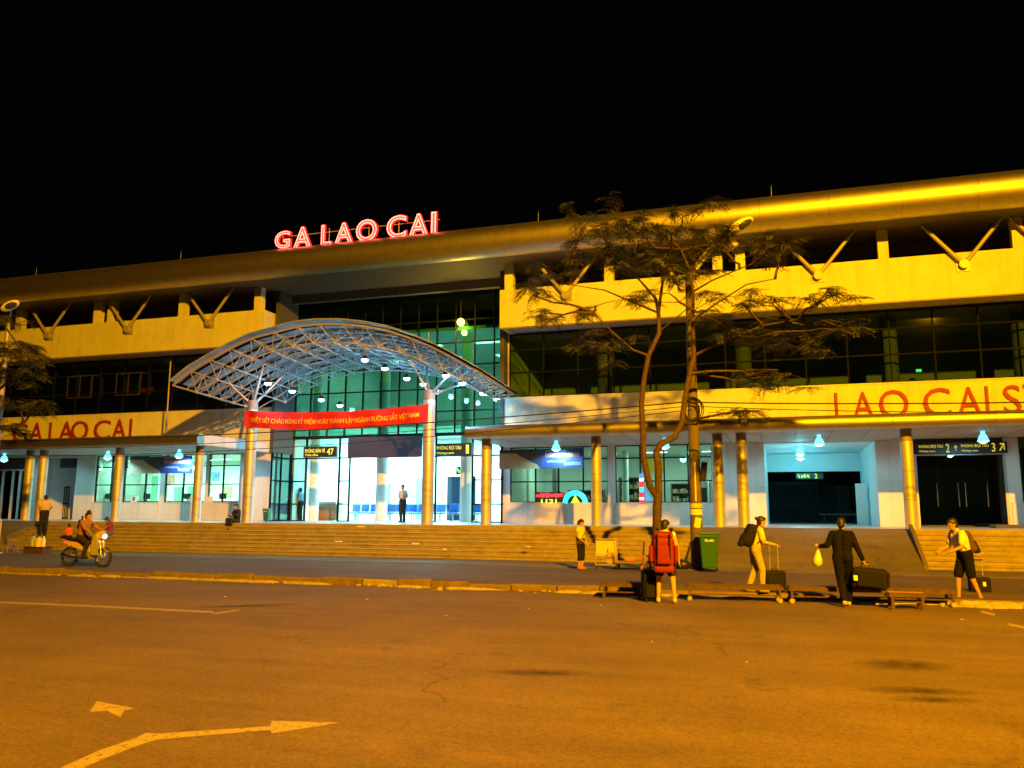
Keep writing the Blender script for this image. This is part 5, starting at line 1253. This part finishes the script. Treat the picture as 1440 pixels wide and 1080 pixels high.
# luggage carts on the far pavement
cx, cy = P(848, 801, Z=ZS).x, 24.9
t = thing('luggage_cart', 'upright luggage cart with pale yellow back panel beside the girl', 'cart', (cx, cy, ZS), world=False, rz=R(10))
MB().box(-.32, .30, .28, .31, .35, .80).build('back_panel', mat('pale_yellow_panel', (.66, .56, .28), .6, var=.1), t)
fr = MB()
for xx in (-.33, .31): fr.tube([(xx, .26, .1), (xx, .26, .85)], .016, 8); fr.tube([(xx, .26, .12), (xx, -.35, .12)], .016, 8)
fr.tube([(-.33, -.35, .12), (.31, -.35, .12)], .016, 8).tube([(-.33, -.35, .12), (-.33, -.35, .42)], .014, 8).tube([(.31, -.35, .12), (.31, -.35, .42)], .014, 8).tube([(-.33, -.35, .42), (.31, -.35, .42)], .014, 8).tube([(-.33, .26, .85), (.31, .26, .85)], .018, 8)
fr.build('frame', M['frame'], t)
for xx in (-.28, .26):
    for yy in (-.3, .22): MB().tube([(xx-.015, yy, .055), (xx+.015, yy, .055)], .055, 12).build('wheel', M['rubber'], t)
rbox('carton', (.14, .0, .30), .26, .3, .32, mat('brown_carton', (.42, .3, .16), .8), t, .01)
cx2 = P(884, 801, Z=ZS).x
t = thing('hand_truck', 'low purple luggage truck with raised handle next to the yellow cart', 'cart', (cx2, 24.8, ZS), world=False, rz=R(4))
MB().box(-.42, .40, -.28, .28, .17, .23).build('deck', M['purple'], t, bevel=.02)
for xx in (-.34, .32):
    for yy in (-.22, .22): MB().tube([(xx-.02, yy, .08), (xx+.02, yy, .08)], .08, 14).build('wheel', M['rubber'], t)
MB().tube([(.36, -.22, .22), (.42, -.22, .78), (.42, .22, .78), (.36, .22, .22)], .022, 8).build('handle', M['purple'], t); MB().tube([(-.38, -.2, .22), (-.42, -.2, .9)], .02, 8).build('upright', M['frame'], t)
rbox('parcel', (.02, 0, .29), .3, .3, .11, mat('orange_parcel', (.6, .2, .06), .7), t, .03)
t = thing('plastic_stool', 'small orange plastic stool between the purple truck and the tree', 'stool', (PX(907, 24.9), 24.9, ZS), world=False)
MB().box(-.13, .13, -.13, .13, .36, .40).build('seat', mat('orange_plastic', (.6, .2, .08), .5), t, bevel=.01)
for sx_ in (-1, 1):
    for sy in (-1, 1): MB().bar((sx_*.1, sy*.1, .36), (sx_*.14, sy*.14, 0), .03).build('leg', bpy.data.materials['orange_plastic'], t)
# street stall things near the far ramp
t = thing('plastic_chair', 'low purple plastic chair on the pavement near the vendor', 'chair', (PX(20, 25.6), 25.6, ZS), world=False, rz=R(160))
MB().box(-.2, .2, -.2, .2, .30, .34).build('seat', M['purple'], t, bevel=.015); b = MB(); b.M = Matrix.Translation((0, .21, .5)) @ Euler((R(-8), 0, 0)).to_matrix().to_4x4(); b.box(-.2, .2, -.015, .015, -.16, .16); b.build('backrest', M['purple'], t, bevel=.012)
for sx_ in (-1, 1):
    MB().box(sx_*.2-.02, sx_*.2+.02, -.15, .18, .48, .51).build('armrest', M['purple'], t)
    for sy in (-1, 1): MB().bar((sx_*.17, sy*.17, .30), (sx_*.2, sy*.2, 0), .04).build('leg', M['purple'], t)
vx, vy = PX(58, 25.4), 25.4
t = thing('vendor_crate', 'dark low crate carrying bottles and a jug by the steps', 'crate', (vx, vy, ZS)); MB().box(vx-.5, vx+.45, vy-.2, vy+.2, ZS, ZS+.22).build('box', M['rust'], t, bevel=.015); MB().box(vx-.53, vx+.48, vy-.23, vy+.23, ZS+.222, ZS+.25).build('lid', M['blackp'], t)
def bottle(name, lab, cat, dx_, r, h, m, sp=False):
    t = thing(name, lab, cat, (vx+dx_, vy, ZS+.25)); z = ZS+.251
    MB().tube([(vx+dx_, vy, z), (vx+dx_, vy, z+h*.7), (vx+dx_, vy, z+h*.85), (vx+dx_, vy, z+h)], [r, r, r*.45, r*.4], 12).build('body', m, t); MB().tube([(vx+dx_, vy, z+h+.001), (vx+dx_, vy, z+h+.05)], r*.45, 10).build('cap', M['blackp'], t)
bottle('thermos', 'blue grey thermos flask on the vendor crate', 'flask', -.28, .12, .42, mat('blue_grey_plastic', (.28, .34, .42), .4)); bottle('water_jug', 'pale yellow water jug on the vendor crate', 'jug', .02, .14, .38, mat('yellow_jug', (.68, .58, .25), .4)); bottle('water_bottle', 'slim white bottle on the vendor crate', 'bottle', .25, .07, .40, M['white'])
sx0 = PX(3, 24.6); tag(MB().tube([(sx0, 24.6, ZS), (sx0, 24.6, ZS+1.3)], .018, 8).ellipsoid((sx0, 24.6, ZS+.03), .16, .16, .03).build('umbrella_stand', M['white']), 'thin pale stand pole beside the street vendor', 'stand')

# ------------------------------------------------------------------ motorcycle and rider
mp = P(120, 797, Z=ZS-.02); MZ = -math.pi/2+R(2)
mc = thing('motorcycle', 'small yellow and silver motorcycle with its headlight on', 'motorcycle', mp, world=False, rz=MZ)
ym = mat('yellow_fairing', (.55, .42, .12), .3, var=.1); sm_ = mat('silver_fairing', (.5, .5, .45), .3, .3)
for yy, nm in ((.62, 'front_wheel'), (-.60, 'rear_wheel')):
    ring = [(0, yy+.27*math.cos(a), .29+.27*math.sin(a)) for a in [2*math.pi*i/24 for i in range(25)]]
    wv = MB().tube(ring, .04, 8, cap=False).build(nm, M['rubber'], mc)
    r_ = MB().tube([(0, yy+.225*math.cos(a), .29+.225*math.sin(a)) for a in [2*math.pi*i/24 for i in range(25)]], .014, 6, cap=False)
    for k in range(9): a = 2*math.pi*k/9; r_.tube([(0, yy, .29), (0, yy+.22*math.cos(a), .29+.22*math.sin(a))], .006, 4)
    r_.tube([(-.05, yy, .29), (.05, yy, .29)], .04, 10).build('rim', M['chrome'], wv)
b = MB(); b.prism([(-.75, .72), (-.55, .60), (-.15, .52), (.12, .40), (.25, .42), (.08, .62), (-.15, .72), (-.5, .78)], 'x', -.10, .10); b.build('tail_fairing', ym, mc, fix=True)
b = MB(); b.prism([(.30, .38), (.42, .36), (.50, .70), (.46, .98), (.36, .96), (.30, .70)], 'x', -.17, .17); b.build('leg_shield', sm_, mc, fix=True)
b = MB(); b.prism([(.40, .86), (.60, .84), (.62, .96), (.50, 1.06), (.38, 1.02)], 'x', -.11, .11); b.build('headlamp_cowl', ym, mc, fix=True)
MB().ellipsoid((0, .62, .90), .075, .04, .06).build('headlight', M['headlight'], mc)
b = MB(); b.prism([(-.70, .78), (-.1, .72), (.05, .66), (.05, .72), (-.1, .80), (-.66, .86)], 'x', -.12, .12); b.build('seat', M['black'], mc, fix=True)
b = MB(); b.prism([(.40, .60), (.62, .585), (.86, .46), (.84, .44), (.62, .56), (.42, .56)], 'x', -.06, .06); b.build('front_mudguard', ym, mc, fix=True)
for sg in (-1, 1):
    MB().tube([(sg*.07, .50, .78), (sg*.07, .62, .29)], .022, 8).build('fork', M['chrome'], mc)
    MB().tube([(sg*.05, .44, 1.02), (sg*.20, .40, 1.06), (sg*.33, .33, 1.05)], .014, 8).build('handlebar', M['chrome'], mc)
    mr = MB().tube([(sg*.24, .40, 1.06), (sg*.30, .42, 1.22)], .008, 6).build('mirror_stem', M['blackp'], mc); MB().ellipsoid((sg*.30, .41, 1.26), .06, .015, .04).build('mirror', M['blackp'], mr)
    MB().tube([(sg*.10, -.45, .62), (sg*.10, -.60, .30)], .03, 8).build('shock_absorber', M['chrome'], mc)
    MB().tube([(sg*.08, .05, .26), (sg*.24, .05, .26)], .018, 8).build('footrest', M['rubber'], mc)
MB().cbox((0, .08, .34), .2, .34, .2).tube([(0, .0, .42), (0, -.58, .31)], .03, 6).build('engine', M['frame'], mc)
MB().tube([(.13, .05, .26), (.15, -.3, .27), (.15, -.78, .36)], [.025, .04, .05], 10).build('exhaust', M['chrome'], mc); MB().cbox((0, -.77, .72), .12, .05, .07).build('tail_light', M['ledred'], mc)
lamp('headlight_beam', 'SPOT', mp+V((.75, 0, .9)), 60, (.8, .9, 1), size=.05, target=mp+V((12, 0, -.1)), spot=R(40), blend=.6)
person('motorcycle rider in brown shirt and dark trousers', mp, MZ, 1.66, dict(pelvis=(0, -.22, .90), chest=(0, -.12, 1.22), neck=(0, -.08, 1.37), head=(0, -.03, 1.53), shR=(.17, -.10, 1.34), shL=(-.17, -.10, 1.34), elR=(.27, .12, 1.16), elL=(-.27, .12, 1.16), wrR=(.30, .30, 1.09), wrL=(-.30, .30, 1.09),
       hipR=(.10, -.20, .88), hipL=(-.10, -.20, .88), knR=(.19, .18, .72), knL=(-.19, .18, .72), anR=(.18, .06, .36), anL=(-.18, .06, .36)), top=(.34, .17, .08), sleeve=1.8, legs=(.03, .025, .02), skin='skin2', vox=.014, grip='RL')

# ------------------------------------------------------------------ things inside the shop and ticket room
def shelf(label, x0, x1, y, h, n, seed):
    rr = random.Random(seed); t = thing('shelf_unit', label, 'shelves', ((x0+x1)/2, y, ZP))
    for xx in (x0, x1): MB().box(xx-.02, xx+.02, y-.2, y+.2, ZP, ZP+h).build('side_panel', M['wood'], t)
    MB().box(x0+.021, x1-.021, y+.18, y+.2, ZP, ZP+h).build('back_panel', M['panelbrown'], t)
    for k in range(n): MB().box(x0+.022, x1-.022, y-.19, y+.178, ZP+.1+k*(h-.15)/(n-1), ZP+.13+k*(h-.15)/(n-1)).build('shelf', M['wood'], t)
    g = MB()
    for k in range(n-1):
        xx = x0+.08
        while xx < x1-.15:
            w_ = rr.uniform(.06, .16); z = ZP+.131+k*(h-.15)/(n-1); g.box(xx, xx+w_, y-.15, y+.05, z, z+rr.uniform(.12, .3)); xx += w_+rr.uniform(.02, .1)
    tag(g.build('packaged_goods', [mat('mixed_goods', (.45, .3, .2), .5, var=.9, scale=5)], t), kind='stuff')
shelf('tall goods shelves in the shop behind the blue banner', PX(728, 40.6), PX(760, 40.6), 40.6, 2.1, 5, 1)
shelf('low goods shelves in the shop behind the cyan sign', PX(800, 40.8), PX(850, 40.8), 40.8, 1.6, 4, 2)
shelf('tall goods shelves in the shop behind the forked tree', PX(872, 40.6), PX(905, 40.6), 40.6, 2.2, 5, 3)
shelf('wide goods shelves in the shop behind the utility pole', PX(945, 40.9), PX(1000, 40.9), 40.9, 1.9, 5, 4)
for q in (741, 781, 880): MB().tube([(PX(q, 38.2), 38.2, ZP), (PX(q, 38.2), 38.2, ZHEAD)], .16, 14).build('shop_column', M['inwall'], ST)
t = thing('shop_counter', 'dark shop counter behind the window with the lit sign', 'counter', (PX(820, 37), 37, ZP)); MB().box(PX(795, 37), PX(850, 37), 36.8, 37.3, ZP, ZP+1.0).build('body', M['panelbrown'], t); MB().box(PX(793, 37), PX(852, 37), 36.75, 37.35, ZP+1.001, ZP+1.05).build('top', M['wood'], t)
t = thing('drinks_fridge', 'white upright fridge in the shop beside the round columns', 'fridge', (PX(985, 38.4), 38.4, ZP)); MB().box(PX(975, 38.4), PX(997, 38.4), 38.3, 38.9, ZP, ZP+1.9).build('cabinet', M['white'], t, bevel=.02); MB().box(PX(977, 38.3), PX(995, 38.3), 38.27, 38.298, ZP+.2, ZP+1.6).build('door', M['panelbrown'], t)
for k, (q, a_, b_, c_) in enumerate(((146, 684, 702, (.2, .35, .6)), (212, 648, 662, (.1, .4, .3)), (236, 668, 680, (.7, .2, .15)), (300, 664, 676, (.15, .25, .5)), (318, 684, 698, (.5, .45, .2)))):
    y = 40.44; w_ = (PX(q+5, y)-PX(q-5, y))/2; xx = PX(q, y)
    tag(MB().box(xx-w_, xx+w_, y-.02, y+.03, PZ(q, b_, y), PZ(q, a_, y)).build('wall_poster', mat('poster_print', c_, .6, var=.6, scale=6)), ['blue', 'green', 'red', 'navy', 'ochre'][k]+' poster on the back wall of the ticket room', 'poster')
for k, q in enumerate((150, 205, 262, 312)):
    t = thing('office_monitor', 'dark computer monitor on the ticket counter, '+['close to the blue passage', 'behind the pasted notice', 'behind the banner edge', 'next to the portico'][k], 'monitor', (PX(q, 36.9), 36.9, ZP+1.0)); xx = PX(q, 36.9)
    MB().box(xx-.22, xx+.22, 36.88, 36.93, ZP+1.1, ZP+1.4).build('screen', M['blackp'], t); MB().box(xx-.03, xx+.03, 36.9, 36.92, ZP+1.001, ZP+1.1).build('stand', M['blackp'], t)
